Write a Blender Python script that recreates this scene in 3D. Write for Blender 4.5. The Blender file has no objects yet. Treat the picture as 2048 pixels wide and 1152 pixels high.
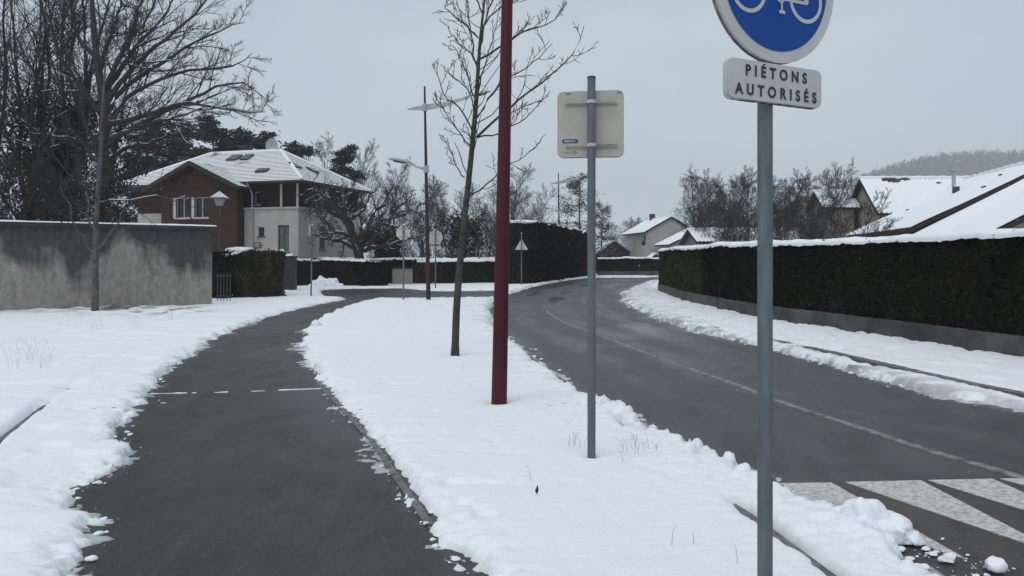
import bpy, math, random
import numpy as np
from mathutils import Vector, Matrix

# ------------------------------------------------------------------ camera, world, sun, exposure
scene = bpy.context.scene
COL = scene.collection
EYE, HOR, F = 1.56, 517.0, 1600.0        # eye height (m), horizon row, focal length in photo pixels
cam_d = bpy.data.cameras.new('camera')
cam_d.sensor_width = 36.0
cam_d.lens = 36.0 * F / 2048.0
cam_d.shift_y = -(576.0 - HOR) / 2048.0
cam_d.clip_start = 0.05
cam_d.clip_end = 6000.0
cam = bpy.data.objects.new('camera', cam_d)
COL.objects.link(cam)
cam.location = (0, 0, EYE)
cam.rotation_euler = (math.radians(90), 0, 0)
scene.camera = cam

SUN_EL, SUN_AZ = math.radians(58), math.radians(-150)
world = bpy.data.worlds.new('World')
scene.world = world
world.use_nodes = True
wn, wl = world.node_tree.nodes, world.node_tree.links
wn.clear()
w_out = wn.new('ShaderNodeOutputWorld')
w_bg = wn.new('ShaderNodeBackground')
w_sky = wn.new('ShaderNodeTexSky')
w_sky.sky_type = 'NISHITA'
w_sky.sun_disc = False
w_sky.sun_elevation = SUN_EL
w_sky.sun_rotation = SUN_AZ
w_sky.dust_density = 4.0
w_sc = wn.new('ShaderNodeVectorMath'); w_sc.operation = 'SCALE'; w_sc.inputs['Scale'].default_value = 0.9
w_tc = wn.new('ShaderNodeTexCoord')
w_map = wn.new('ShaderNodeMapping'); w_map.inputs['Scale'].default_value = (1, 1, 2.4)
w_no = wn.new('ShaderNodeTexNoise'); w_no.inputs['Scale'].default_value = 1.3; w_no.inputs['Detail'].default_value = 4; w_no.inputs['Roughness'].default_value = 0.5
w_rp = wn.new('ShaderNodeValToRGB')
w_rp.color_ramp.elements[0].position = 0.32; w_rp.color_ramp.elements[0].color = (3.75, 4.50, 5.12, 1)
w_rp.color_ramp.elements[1].position = 0.7; w_rp.color_ramp.elements[1].color = (5.35, 6.05, 6.60, 1)
w_mix = wn.new('ShaderNodeMixRGB'); w_mix.inputs['Fac'].default_value = 0.93
wl.new(w_tc.outputs['Generated'], w_map.inputs['Vector'])
wl.new(w_map.outputs['Vector'], w_no.inputs['Vector'])
wl.new(w_no.outputs['Fac'], w_rp.inputs['Fac'])
wl.new(w_sky.outputs['Color'], w_sc.inputs[0])
wl.new(w_sc.outputs['Vector'], w_mix.inputs['Color1'])
wl.new(w_rp.outputs['Color'], w_mix.inputs['Color2'])
wl.new(w_mix.outputs['Color'], w_bg.inputs['Color'])
w_bg.inputs['Strength'].default_value = 0.1
wl.new(w_bg.outputs['Background'], w_out.inputs['Surface'])

sun_d = bpy.data.lights.new('sun', 'SUN')
sun_d.energy = 1.4
sun_d.angle = math.radians(70)
sun_d.color = (1.0, 0.97, 0.94)
sun = bpy.data.objects.new('sun', sun_d)
COL.objects.link(sun)
sun.rotation_euler = (math.radians(90) - SUN_EL, 0, math.pi - SUN_AZ)
sun.location = (0, 0, 40)

scene.view_settings.view_transform = 'Standard'
scene.view_settings.look = 'None'
scene.view_settings.exposure = 0.08
scene.view_settings.gamma = 1.0
scene.cycles.max_bounces = 6
scene.cycles.diffuse_bounces = 3
scene.cycles.glossy_bounces = 2
scene.cycles.transmission_bounces = 3
scene.cycles.volume_bounces = 1

# ------------------------------------------------------------------ helpers
def G(px, py):
    """ground point seen at a photo pixel"""
    d = F * EYE / (py - HOR)
    return ((px - 1024.0) / F * d, d)

def GS(px, py, z=0.085):
    """point on the snow surface seen at a photo pixel"""
    d = F * (EYE - z) / (py - HOR)
    return ((px - 1024.0) / F * d, d)

def W(px, py, d):
    """point at distance d seen at a photo pixel"""
    return np.array([(px - 1024.0) / F * d, d, EYE - (py - HOR) / F * d])

def tag(o, label=None, cat=None, group=None, kind=None):
    if label: o['label'] = label
    if cat: o['category'] = cat
    if group: o['group'] = group
    if kind: o['kind'] = kind
    return o

def empty(name, loc=(0, 0, 0), rz=0.0):
    o = bpy.data.objects.new(name, None)
    o.empty_display_size = 0.1
    COL.objects.link(o)
    o.location = loc
    o.rotation_euler = (0, 0, rz)
    return o

def link(name, me, parent=None):
    o = bpy.data.objects.new(name, me)
    COL.objects.link(o)
    if parent is not None:
        o.parent = parent
    return o

def mesh_np(name, verts, faces, mats, parent=None, smooth=False, midx=None):
    """verts (V,3), faces (M,k) all with the same number of corners"""
    verts = np.asarray(verts, dtype=np.float32).reshape(-1, 3)
    faces = np.asarray(faces, dtype=np.int32)
    me = bpy.data.meshes.new(name)
    m, k = faces.shape
    me.vertices.add(len(verts)); me.vertices.foreach_set('co', verts.ravel())
    me.loops.add(m * k); me.loops.foreach_set('vertex_index', faces.ravel())
    me.polygons.add(m); me.polygons.foreach_set('loop_start', np.arange(0, m * k, k, dtype=np.int32))
    if midx is not None: me.polygons.foreach_set('material_index', np.asarray(midx, dtype=np.int32))
    me.polygons.foreach_set('use_smooth', np.full(m, smooth, dtype=bool))
    me.update(calc_edges=True)
    for mt in (mats if isinstance(mats, (list, tuple)) else [mats]):
        me.materials.append(mt)
    return link(name, me, parent)

class MB:
    """collects simple solids and links them as one mesh"""
    def __init__(s): s.v, s.f, s.m, s.cur = [], [], [], 0
    def add(s, vs, fs):
        n = len(s.v)
        s.v += [tuple(float(c) for c in p) for p in vs]
        s.f += [tuple(i + n for i in q) for q in fs]
        s.m += [s.cur] * len(fs)
        return s
    def mat(s, i): s.cur = i; return s
    def box(s, a, b):
        (x0, y0, z0), (x1, y1, z1) = a, b
        return s.add([(x0,y0,z0),(x1,y0,z0),(x1,y1,z0),(x0,y1,z0),(x0,y0,z1),(x1,y0,z1),(x1,y1,z1),(x0,y1,z1)],
                     [(3,2,1,0),(4,5,6,7),(0,1,5,4),(1,2,6,5),(2,3,7,6),(3,0,4,7)])
    def quad(s, a, b, c, d): return s.add([a, b, c, d], [(0, 1, 2, 3)])
    def slab(s, pts, vec):
        """polygon pts extruded by vec"""
        n = len(pts)
        q = [np.array(p, float) for p in pts]; r = [p + np.array(vec, float) for p in q]
        fs = [tuple(range(n))[::-1], tuple(range(n, 2 * n))]
        fs += [(i, (i + 1) % n, n + (i + 1) % n, n + i) for i in range(n)]
        return s.add(q + r, fs)
    def tube(s, pts, rad, k=8, cap=True):
        pts = [np.array(p, float) for p in pts]
        if not hasattr(rad, '__len__'): rad = [rad] * len(pts)
        vs, fs = [], []
        n = len(pts)
        ref = None
        for i, p in enumerate(pts):
            t = pts[min(i + 1, n - 1)] - pts[max(i - 1, 0)]
            t = t / (np.linalg.norm(t) + 1e-9)
            if ref is None: ref = np.array([1., 0, 0]) if abs(t[0]) < 0.8 else np.array([0, 1., 0])
            u = np.cross(t, ref); u /= np.linalg.norm(u); w = np.cross(t, u)
            for j in range(k):
                a = 2 * math.pi * j / k
                vs.append(p + rad[i] * (u * math.cos(a) + w * math.sin(a)))
        for i in range(n - 1):
            for j in range(k):
                fs.append((i*k + j, i*k + (j+1) % k, (i+1)*k + (j+1) % k, (i+1)*k + j))
        if cap: fs += [tuple(range(k))[::-1], tuple(range((n-1)*k, n*k))]
        return s.add(vs, fs)
    def build(s, name, mats, parent=None, smooth=False, bevel=0):
        me = bpy.data.meshes.new(name)
        me.from_pydata(s.v, [], s.f)
        for mt in (mats if isinstance(mats, (list, tuple)) else [mats]): me.materials.append(mt)
        me.polygons.foreach_set('material_index', np.array(s.m, dtype=np.int32))
        if smooth: me.polygons.foreach_set('use_smooth', np.ones(len(s.f), dtype=bool))
        me.update()
        o = link(name, me, parent)
        if smooth and hasattr(me, 'set_sharp_from_angle'): me.set_sharp_from_angle(angle=math.radians(40))
        if bevel:
            b = o.modifiers.new('bevel', 'BEVEL'); b.width = bevel; b.segments = 2; b.limit_method = 'ANGLE'
        return o

# ---- numpy noise
def _h(ix, iy, seed):
    n = (ix.astype(np.int64) * 374761393 + iy.astype(np.int64) * 668265263 + seed * 982451653) & 0xffffffff
    n = ((n ^ (n >> 13)) * 1274126177) & 0xffffffff
    n = ((n ^ (n >> 16)) * 2246822519) & 0xffffffff
    return ((n ^ (n >> 15)) & 0xffffff) / float(0xffffff)

def vnoise(x, y, seed=0):
    ix, iy = np.floor(x), np.floor(y)
    fx, fy = x - ix, y - iy
    fx, fy = fx*fx*(3-2*fx), fy*fy*(3-2*fy)
    a, b = _h(ix, iy, seed), _h(ix+1, iy, seed)
    c, d = _h(ix, iy+1, seed), _h(ix+1, iy+1, seed)
    return ((a*(1-fx)+b*fx)*(1-fy) + (c*(1-fx)+d*fx)*fy) * 2 - 1

def fbm(x, y, seed=0, oct=3):
    r, a, t = 0, 1.0, 0
    for k in range(oct):
        r = r + a * vnoise(x * 2**k + 17.3*k, y * 2**k - 9.1*k, seed + k); t += a; a *= 0.5
    return r / t

def lumps(x, y, seed=0):
    """rounded clods, 0..1"""
    ix, iy = np.floor(x), np.floor(y)
    best = np.zeros_like(x)
    for dx in (-1, 0, 1):
        for dy in (-1, 0, 1):
            cx, cy = ix + dx, iy + dy
            px = cx + 0.15 + 0.7 * _h(cx, cy, seed + 1); py = cy + 0.15 + 0.7 * _h(cx, cy, seed + 2)
            r = 0.35 + 0.5 * _h(cx, cy, seed + 3)
            q = r*r - (x-px)**2 - (y-py)**2
            best = np.maximum(best, np.sqrt(np.maximum(q, 0)))
    return best

def sm(x, a, b):
    t = np.clip((x - a) / (b - a), 0, 1)
    return t*t*(3-2*t)

def dist_poly(x, y, pts, closed=True):
    """unsigned distance to a polyline and inside test"""
    d = np.full(x.shape, 1e9); ins = np.zeros(x.shape, bool)
    n = len(pts)
    for i in range(n if closed else n - 1):
        (x0, y0), (x1, y1) = pts[i], pts[(i + 1) % n]
        dx, dy = x1 - x0, y1 - y0
        t = np.clip(((x - x0)*dx + (y - y0)*dy) / (dx*dx + dy*dy + 1e-12), 0, 1)
        d = np.minimum(d, (x - x0 - t*dx)**2 + (y - y0 - t*dy)**2)
        if closed and y0 != y1:
            c = ((y0 > y) != (y1 > y)) & (x < (x1 - x0) * (y - y0) / (y1 - y0) + x0)
            ins ^= c
    return np.sqrt(d), ins

def smooth_line(pts, step):
    """Catmull-Rom through pts, resampled at about equal steps"""
    p = np.array(pts, float); n = len(p)
    q = np.vstack([2*p[0]-p[1], p, 2*p[-1]-p[-2]])
    out = []
    for i in range(n - 1):
        a, b, c, d = q[i], q[i+1], q[i+2], q[i+3]
        for t in np.linspace(0, 1, 24, endpoint=False):
            out.append(0.5*((2*b) + (c-a)*t + (2*a-5*b+4*c-d)*t*t + (3*b-a-3*c+d)*t**3))
    out.append(p[-1]); out = np.array(out)
    s = np.concatenate([[0], np.cumsum(np.linalg.norm(np.diff(out, axis=0), axis=1))])
    m = max(2, int(s[-1] / step) + 1)
    u = np.linspace(0, s[-1], m)
    return np.stack([np.interp(u, s, out[:, k]) for k in range(p.shape[1])], 1)

# ------------------------------------------------------------------ materials
def new_mat(name):
    m = bpy.data.materials.new(name); m.use_nodes = True
    nt = m.node_tree; b = nt.nodes['Principled BSDF']
    return m, nt, b

def mat(name, c1, c2=None, rough=0.8, scale=8.0, detail=5, lo=0.35, hi=0.65, bump=0.0, bscale=None, metal=0.0, spec=0.5, stretch=None, island=0.0, snow=None, coords='Object'):
    """principled with a noise mix of two colours, optional bump, per-island brightness change and snow lying on faces that look up"""
    m, nt, b = new_mat(name); N, L = nt.nodes, nt.links
    b.inputs['Roughness'].default_value = rough
    b.inputs['Metallic'].default_value = metal
    b.inputs['Specular IOR Level'].default_value = spec
    tc = N.new('ShaderNodeTexCoord'); vec = tc.outputs[coords]
    if stretch:
        mp = N.new('ShaderNodeMapping'); mp.inputs['Scale'].default_value = stretch
        L.new(vec, mp.inputs['Vector']); vec = mp.outputs['Vector']
    no = N.new('ShaderNodeTexNoise'); no.inputs['Scale'].default_value = scale; no.inputs['Detail'].default_value = detail
    L.new(vec, no.inputs['Vector'])
    rp = N.new('ShaderNodeValToRGB')
    rp.color_ramp.elements[0].position = lo; rp.color_ramp.elements[0].color = (*c1, 1)
    rp.color_ramp.elements[1].position = hi; rp.color_ramp.elements[1].color = (*(c2 or c1), 1)
    L.new(no.outputs['Fac'], rp.inputs['Fac'])
    col = rp.outputs['Color']
    if island:
        ge = N.new('ShaderNodeNewGeometry'); mr = N.new('ShaderNodeMapRange')
        mr.inputs['To Min'].default_value = 1 - island; mr.inputs['To Max'].default_value = 1 + island
        L.new(ge.outputs['Random Per Island'], mr.inputs['Value'])
        vm = N.new('ShaderNodeVectorMath'); vm.operation = 'SCALE'
        L.new(col, vm.inputs[0]); L.new(mr.outputs['Result'], vm.inputs['Scale']); col = vm.outputs['Vector']
    if snow is not None:
        ge = N.new('ShaderNodeNewGeometry'); sp = N.new('ShaderNodeSeparateXYZ'); L.new(ge.outputs['Normal'], sp.inputs[0])
        n2 = N.new('ShaderNodeTexNoise'); n2.inputs['Scale'].default_value = snow[1]; L.new(tc.outputs['Object'], n2.inputs['Vector'])
        ad = N.new('ShaderNodeMath'); ad.operation = 'ADD'; L.new(sp.outputs['Z'], ad.inputs[0]); L.new(n2.outputs['Fac'], ad.inputs[1])
        mr = N.new('ShaderNodeMapRange'); mr.inputs['From Min'].default_value = snow[0]; mr.inputs['From Max'].default_value = snow[0] + 0.12
        L.new(ad.outputs[0], mr.inputs['Value'])
        mx = N.new('ShaderNodeMixRGB'); mx.inputs['Color2'].default_value = (0.72, 0.76, 0.80, 1)
        L.new(mr.outputs['Result'], mx.inputs['Fac']); L.new(col, mx.inputs['Color1']); col = mx.outputs['Color']
    L.new(col, b.inputs['Base Color'])
    if bump:
        nb = N.new('ShaderNodeTexNoise'); nb.inputs['Scale'].default_value = bscale or scale * 3; nb.inputs['Detail'].default_value = 4
        L.new(vec, nb.inputs['Vector'])
        bp = N.new('ShaderNodeBump'); bp.inputs['Strength'].default_value = bump; bp.inputs['Distance'].default_value = 0.02
        L.new(nb.outputs['Fac'], bp.inputs['Height']); L.new(bp.outputs['Normal'], b.inputs['Normal'])
    return m

def snow_mat(name, base=(0.80, 0.835, 0.875), dirtc=(0.10, 0.09, 0.08), attr=True):
    m, nt, b = new_mat(name); N, L = nt.nodes, nt.links
    b.inputs['Roughness'].default_value = 0.75
    b.inputs['Specular IOR Level'].default_value = 0.25
    tc = N.new('ShaderNodeTexCoord')
    no = N.new('ShaderNodeTexNoise'); no.inputs['Scale'].default_value = 60; no.inputs['Detail'].default_value = 5
    L.new(tc.outputs['Object'], no.inputs['Vector'])
    rp = N.new('ShaderNodeValToRGB')
    rp.color_ramp.elements[0].position = 0.25; rp.color_ramp.elements[0].color = (base[0]*0.93, base[1]*0.93, base[2]*0.94, 1)
    rp.color_ramp.elements[1].position = 0.6; rp.color_ramp.elements[1].color = (*base, 1)
    L.new(no.outputs['Fac'], rp.inputs['Fac']); col = rp.outputs['Color']
    if attr:
        at = N.new('ShaderNodeAttribute'); at.attribute_name = 'dirt'
        mx = N.new('ShaderNodeMixRGB'); mx.inputs['Color2'].default_value = (*dirtc, 1)
        L.new(at.outputs['Fac'], mx.inputs['Fac']); L.new(col, mx.inputs['Color1']); col = mx.outputs['Color']
    L.new(col, b.inputs['Base Color'])
    nb = N.new('ShaderNodeTexNoise'); nb.inputs['Scale'].default_value = 35; nb.inputs['Detail'].default_value = 6
    L.new(tc.outputs['Object'], nb.inputs['Vector'])
    bp = N.new('ShaderNodeBump'); bp.inputs['Strength'].default_value = 0.35; bp.inputs['Distance'].default_value = 0.012
    L.new(nb.outputs['Fac'], bp.inputs['Height']); L.new(bp.outputs['Normal'], b.inputs['Normal'])
    return m

def asphalt_mat(name, c_dry, c_wet, r_dry, r_wet, wscale=0.35, speck=1.0, track=0.0):
    m, nt, b = new_mat(name); N, L = nt.nodes, nt.links
    tc = N.new('ShaderNodeTexCoord')
    mp = N.new('ShaderNodeMapping'); mp.inputs['Scale'].default_value = (1.0, 0.45, 1.0); L.new(tc.outputs['Object'], mp.inputs['Vector'])
    no = N.new('ShaderNodeTexNoise'); no.inputs['Scale'].default_value = wscale; no.inputs['Detail'].default_value = 6; no.inputs['Roughness'].default_value = 0.6; no.inputs['Distortion'].default_value = 0.6
    L.new(mp.outputs['Vector'], no.inputs['Vector'])
    mr = N.new('ShaderNodeMapRange'); mr.inputs['From Min'].default_value = 0.38; mr.inputs['From Max'].default_value = 0.62
    if track:
        at = N.new('ShaderNodeAttribute'); at.attribute_name = 'track'; ma = N.new('ShaderNodeMath'); ma.operation = 'MULTIPLY_ADD'; ma.inputs[1].default_value = track
        L.new(at.outputs['Fac'], ma.inputs[0]); L.new(no.outputs['Fac'], ma.inputs[2]); L.new(ma.outputs[0], mr.inputs['Value'])
    else: L.new(no.outputs['Fac'], mr.inputs['Value'])
    mx = N.new('ShaderNodeMixRGB'); mx.inputs['Color1'].default_value = (*c_dry, 1); mx.inputs['Color2'].default_value = (*c_wet, 1)
    L.new(mr.outputs['Result'], mx.inputs['Fac'])
    vo = N.new('ShaderNodeTexNoise'); vo.inputs['Scale'].default_value = 90; vo.inputs['Detail'].default_value = 3; vo.inputs['Roughness'].default_value = 0.75
    L.new(tc.outputs['Object'], vo.inputs['Vector'])
    r2 = N.new('ShaderNodeMapRange'); r2.inputs['From Min'].default_value = 0.3; r2.inputs['From Max'].default_value = 0.75
    r2.inputs['To Min'].default_value = 1 - 0.45*speck; r2.inputs['To Max'].default_value = 1 + 0.8*speck
    L.new(vo.outputs['Fac'], r2.inputs['Value'])
    v3 = N.new('ShaderNodeTexNoise'); v3.inputs['Scale'].default_value = 28; v3.inputs['Detail'].default_value = 6; v3.inputs['Roughness'].default_value = 0.85
    L.new(tc.outputs['Object'], v3.inputs['Vector'])
    r5 = N.new('ShaderNodeMapRange'); r5.inputs['From Min'].default_value = 0.32; r5.inputs['From Max'].default_value = 0.68; r5.inputs['To Min'].default_value = 1 - 0.38*speck; r5.inputs['To Max'].default_value = 1 + 0.45*speck
    L.new(v3.outputs['Fac'], r5.inputs['Value'])
    v4 = N.new('ShaderNodeTexNoise'); v4.inputs['Scale'].default_value = 2.3; v4.inputs['Detail'].default_value = 8; v4.inputs['Roughness'].default_value = 0.7
    L.new(mp.outputs['Vector'], v4.inputs['Vector'])
    r6 = N.new('ShaderNodeMapRange'); r6.inputs['From Min'].default_value = 0.35; r6.inputs['From Max'].default_value = 0.65; r6.inputs['To Min'].default_value = 0.66; r6.inputs['To Max'].default_value = 1.36
    L.new(v4.outputs['Fac'], r6.inputs['Value'])
    # pale chippings worn out of the surface
    vr = N.new('ShaderNodeTexVoronoi'); vr.inputs['Scale'].default_value = 42; L.new(tc.outputs['Object'], vr.inputs['Vector'])
    r7 = N.new('ShaderNodeMapRange'); r7.inputs['From Min'].default_value = 0.10; r7.inputs['From Max'].default_value = 0.22; r7.inputs['To Min'].default_value = 1.0 + 1.1*speck; r7.inputs['To Max'].default_value = 1.0
    L.new(vr.outputs['Distance'], r7.inputs['Value'])
    def mul(a, c):
        q = N.new('ShaderNodeMath'); q.operation = 'MULTIPLY'; L.new(a, q.inputs[0]); L.new(c, q.inputs[1]); return q.outputs[0]
    tot = mul(mul(mul(r2.outputs['Result'], r5.outputs['Result']), r6.outputs['Result']), r7.outputs['Result'])
    sc = N.new('ShaderNodeVectorMath'); sc.operation = 'SCALE'; L.new(mx.outputs['Color'], sc.inputs[0]); L.new(tot, sc.inputs['Scale'])
    L.new(sc.outputs['Vector'], b.inputs['Base Color']); b.inputs['Specular IOR Level'].default_value = 0.38
    r3 = N.new('ShaderNodeMapRange'); r3.inputs['To Min'].default_value = r_dry; r3.inputs['To Max'].default_value = r_wet
    L.new(mr.outputs['Result'], r3.inputs['Value']); L.new(r3.outputs['Result'], b.inputs['Roughness'])
    bp = N.new('ShaderNodeBump'); bp.inputs['Strength'].default_value = 0.5; bp.inputs['Distance'].default_value = 0.006
    L.new(vo.outputs['Fac'], bp.inputs['Height']); L.new(bp.outputs['Normal'], b.inputs['Normal'])
    return m

M = {}
M['snow'] = snow_mat('snow')
M['snow_plain'] = snow_mat('snow_plain', attr=False)
M['path'] = asphalt_mat('path_asphalt', (0.042, 0.037, 0.034), (0.024, 0.021, 0.0195), 0.58, 0.30, 0.8)
M['road'] = asphalt_mat('road_asphalt', (0.046, 0.0445, 0.0440), (0.020, 0.0205, 0.022), 0.50, 0.16, 0.42, 0.9, 0.16)
M['hump'] = asphalt_mat('hump_asphalt', (0.050, 0.042, 0.040), (0.030, 0.026, 0.025), 0.6, 0.40, 0.6)
M['paint'] = mat('road_paint', (0.26, 0.255, 0.25), (0.56, 0.555, 0.54), 0.6, 30, 9, 0.30, 0.58, 0.2)
M['line'] = mat('worn_line', (0.06, 0.06, 0.06), (0.24, 0.24, 0.236), 0.6, 9, 8, 0.36, 0.62, 0.2)
M['kerb'] = mat('kerb_stone', (0.085, 0.085, 0.085), (0.19, 0.19, 0.185), 0.8, 12, bump=0.4)
M['soil'] = mat('soil', (0.05, 0.04, 0.03), (0.10, 0.085, 0.065), 0.95, 6, bump=0.5)
M['galv'] = mat('galvanised', (0.080, 0.098, 0.108), (0.130, 0.152, 0.165), 0.6, 9, 9, 0.30, 0.70, bump=0.08, metal=0.1, stretch=(3, 3, 0.5))
M['sign_back'] = mat('sign_back', (0.36, 0.34, 0.30), (0.42, 0.40, 0.355), 0.6, 6)
M['sign_pale'] = mat('sign_pale', (0.50, 0.48, 0.45), (0.58, 0.56, 0.52), 0.6, 6)
M['sign_white'] = mat('sign_white', (0.40, 0.40, 0.40), (0.46, 0.46, 0.46), 0.45, 5)
M['grime'] = mat('sign_grime', (0.05, 0.05, 0.05), (0.22, 0.21, 0.19), 0.7, 20)
M['blue'] = mat('sign_blue', (0.003, 0.050, 0.235), (0.004, 0.056, 0.255), 0.55, 4, spec=0.2)
M['black'] = mat('lettering_black', (0.012, 0.013, 0.016), None, 0.5)
M['grey_print'] = mat('grey_print', (0.22, 0.21, 0.19), None, 0.6)
M['ink'] = mat('badge_ink', (0.03, 0.035, 0.07), None, 0.5)
M['maroon'] = mat('maroon_paint', (0.046, 0.003, 0.009), (0.066, 0.004, 0.013), 0.5, 3, spec=0.3, stretch=(1, 1, 0.3))
M['maroon_dark'] = mat('maroon_faded', (0.030, 0.012, 0.018), (0.042, 0.018, 0.024), 0.6, 3, spec=0.3)
M['lamp_grey'] = mat('lamp_grey', (0.30, 0.33, 0.36), (0.36, 0.39, 0.41), 0.45, 4)
M['glass'] = mat('glass', (0.012, 0.014, 0.016), (0.022, 0.025, 0.028), 0.12, 2, spec=0.35)
M['bark'] = mat('bark', (0.020, 0.018, 0.016), (0.055, 0.050, 0.045), 0.9, 14, bump=0.5)
M['bark_mossy'] = mat('bark_mossy', (0.022, 0.023, 0.020), (0.062, 0.064, 0.052), 0.9, 16, bump=0.6, bscale=50)
M['bark_pale'] = mat('bark_pale', (0.05, 0.05, 0.05), (0.11, 0.108, 0.105), 0.9, 9, bump=0.4)
M['twig'] = mat('twig', (0.022, 0.019, 0.017), (0.050, 0.044, 0.040), 0.9, 6)
M['twig_far'] = mat('twig_far', (0.028, 0.024, 0.022), (0.058, 0.050, 0.045), 0.9, 2)
M['ivy'] = mat('ivy', (0.013, 0.017, 0.009), (0.030, 0.028, 0.015), 0.9, 0.8, spec=0.1, island=0.5)
M['needles'] = mat('needles', (0.012, 0.020, 0.014), (0.030, 0.040, 0.028), 0.8, 1.2, island=0.5, snow=(1.52, 2.0))
M['larch'] = mat('larch', (0.030, 0.027, 0.020), (0.060, 0.052, 0.040), 0.85, 1.5, island=0.4, snow=(1.38, 2.5))
M['hedge_dark'] = mat('hedge_dark', (0.007, 0.009, 0.005), (0.020, 0.018, 0.010), 0.9, 0.9, spec=0.1, island=0.6)
M['hedge_green'] = mat('hedge_green', (0.013, 0.034, 0.008), (0.030, 0.064, 0.015), 0.9, 2.0, spec=0.15, island=0.5)
M['hedge_brown'] = mat('hedge_brown', (0.026, 0.027, 0.012), (0.070, 0.052, 0.022), 0.9, 1.6, spec=0.1, island=0.6)
M['hedge_purple'] = mat('hedge_purple', (0.012, 0.009, 0.008), (0.030, 0.020, 0.017), 0.9, 1.6, spec=0.1, island=0.6)
M['hedge_core'] = mat('hedge_core', (0.008, 0.008, 0.005), (0.016, 0.014, 0.009), 0.95, 6)
def stained():
    m, nt, b = new_mat('stained_concrete'); N, L = nt.nodes, nt.links
    b.inputs['Roughness'].default_value = 0.93; b.inputs['Specular IOR Level'].default_value = 0.2
    tc = N.new('ShaderNodeTexCoord'); sp = N.new('ShaderNodeSeparateXYZ'); L.new(tc.outputs['Object'], sp.inputs[0])
    def noise(scale, stretch, detail=6):
        mp = N.new('ShaderNodeMapping'); mp.inputs['Scale'].default_value = stretch; L.new(tc.outputs['Object'], mp.inputs['Vector'])
        n = N.new('ShaderNodeTexNoise'); n.inputs['Scale'].default_value = scale; n.inputs['Detail'].default_value = detail; n.inputs['Roughness'].default_value = 0.6; n.inputs['Distortion'].default_value = 0.3
        L.new(mp.outputs['Vector'], n.inputs['Vector']); return n.outputs['Fac']
    def math_(op, a, c):
        q = N.new('ShaderNodeMath'); q.operation = op
        for k, v in enumerate((a, c)):
            if isinstance(v, (int, float)): q.inputs[k].default_value = v
            else: L.new(v, q.inputs[k])
        return q.outputs[0]
    drip = noise(0.62, (1, 1, 0.07), 10); blot = noise(0.9, (1, 1, 1.0), 10); fine = noise(7, (1, 1, 0.5), 9)
    reach = math_('MULTIPLY_ADD', drip, 0); q = reach.node; q.inputs[1].default_value = 4.6; q.inputs[2].default_value = -1.55   # how far down each streak runs, as height
    t = math_('ADD', math_('SUBTRACT', sp.outputs['Z'], reach), math_('MULTIPLY', math_('SUBTRACT', blot, 0.5), 3.0))
    mr = N.new('ShaderNodeMapRange'); mr.inputs['From Min'].default_value = 0.30; mr.inputs['From Max'].default_value = 1.05; L.new(t, mr.inputs['Value'])
    r1 = N.new('ShaderNodeValToRGB'); r1.color_ramp.elements[0].position = 0.3; r1.color_ramp.elements[0].color = (0.20, 0.187, 0.168, 1); r1.color_ramp.elements[1].position = 0.7; r1.color_ramp.elements[1].color = (0.34, 0.315, 0.28, 1); L.new(fine, r1.inputs['Fac'])
    r2 = N.new('ShaderNodeValToRGB'); r2.color_ramp.elements[0].position = 0.3; r2.color_ramp.elements[0].color = (0.042, 0.045, 0.046, 1); r2.color_ramp.elements[1].position = 0.7; r2.color_ramp.elements[1].color = (0.085, 0.088, 0.087, 1); L.new(fine, r2.inputs['Fac'])
    mx = N.new('ShaderNodeMixRGB'); L.new(mr.outputs['Result'], mx.inputs['Fac']); L.new(r1.outputs['Color'], mx.inputs['Color1']); L.new(r2.outputs['Color'], mx.inputs['Color2']); L.new(mx.outputs['Color'], b.inputs['Base Color'])
    bp = N.new('ShaderNodeBump'); bp.inputs['Strength'].default_value = 0.4; bp.inputs['Distance'].default_value = 0.02; L.new(noise(25, (1, 1, 1)), bp.inputs['Height']); L.new(bp.outputs['Normal'], b.inputs['Normal'])
    return m
M['concrete'] = stained()
M['concrete_dark'] = mat('dark_concrete', (0.035, 0.036, 0.037), (0.09, 0.088, 0.084), 0.92, 1.6, 6, bump=0.4, bscale=20)
M['coping'] = mat('coping', (0.025, 0.025, 0.026), (0.05, 0.05, 0.05), 0.9, 5)
M['cream'] = mat('cream_render', (0.40, 0.38, 0.35), (0.46, 0.44, 0.405), 0.9, 2.0, bump=0.1, bscale=60)
M['beige'] = mat('beige_render', (0.25, 0.225, 0.20), (0.32, 0.29, 0.26), 0.9, 1.0, bump=0.1, bscale=40)
M['far_render'] = mat('pale_render', (0.34, 0.32, 0.30), (0.42, 0.40, 0.375), 0.9, 1.0)
M['timber'] = mat('timber', (0.030, 0.012, 0.008), (0.054, 0.021, 0.013), 0.9, 2.2, 6, stretch=(0.5, 0.5, 9), bump=0.5, bscale=3)
M['timber_dark'] = mat('timber_dark', (0.022, 0.012, 0.009), (0.040, 0.020, 0.014), 0.8, 4)
M['tile'] = mat('roof_tile', (0.030, 0.022, 0.020), (0.060, 0.042, 0.037), 0.85, 3)
M['roof_snow'] = mat('roof_snow', (0.085, 0.062, 0.055), (0.78, 0.81, 0.845), 0.8, 0.55, 8, 0.26, 0.36, bump=0.3, bscale=30)
M['curtain'] = mat('curtain', (0.10, 0.10, 0.10), (0.17, 0.165, 0.16), 0.9, 3, stretch=(8, 8, 1))
M['white_paint'] = mat('white_paint', (0.45, 0.45, 0.44), (0.52, 0.52, 0.51), 0.6, 5)
M['green_box'] = mat('green_box', (0.012, 0.022, 0.022), (0.022, 0.034, 0.033), 0.6, 4)
M['green_plate'] = mat('green_plate', (0.02, 0.14, 0.09), (0.025, 0.16, 0.10), 0.5, 4)
M['metal_dark'] = mat('metal_dark', (0.035, 0.035, 0.037), (0.06, 0.06, 0.06), 0.6, 5)
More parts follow.
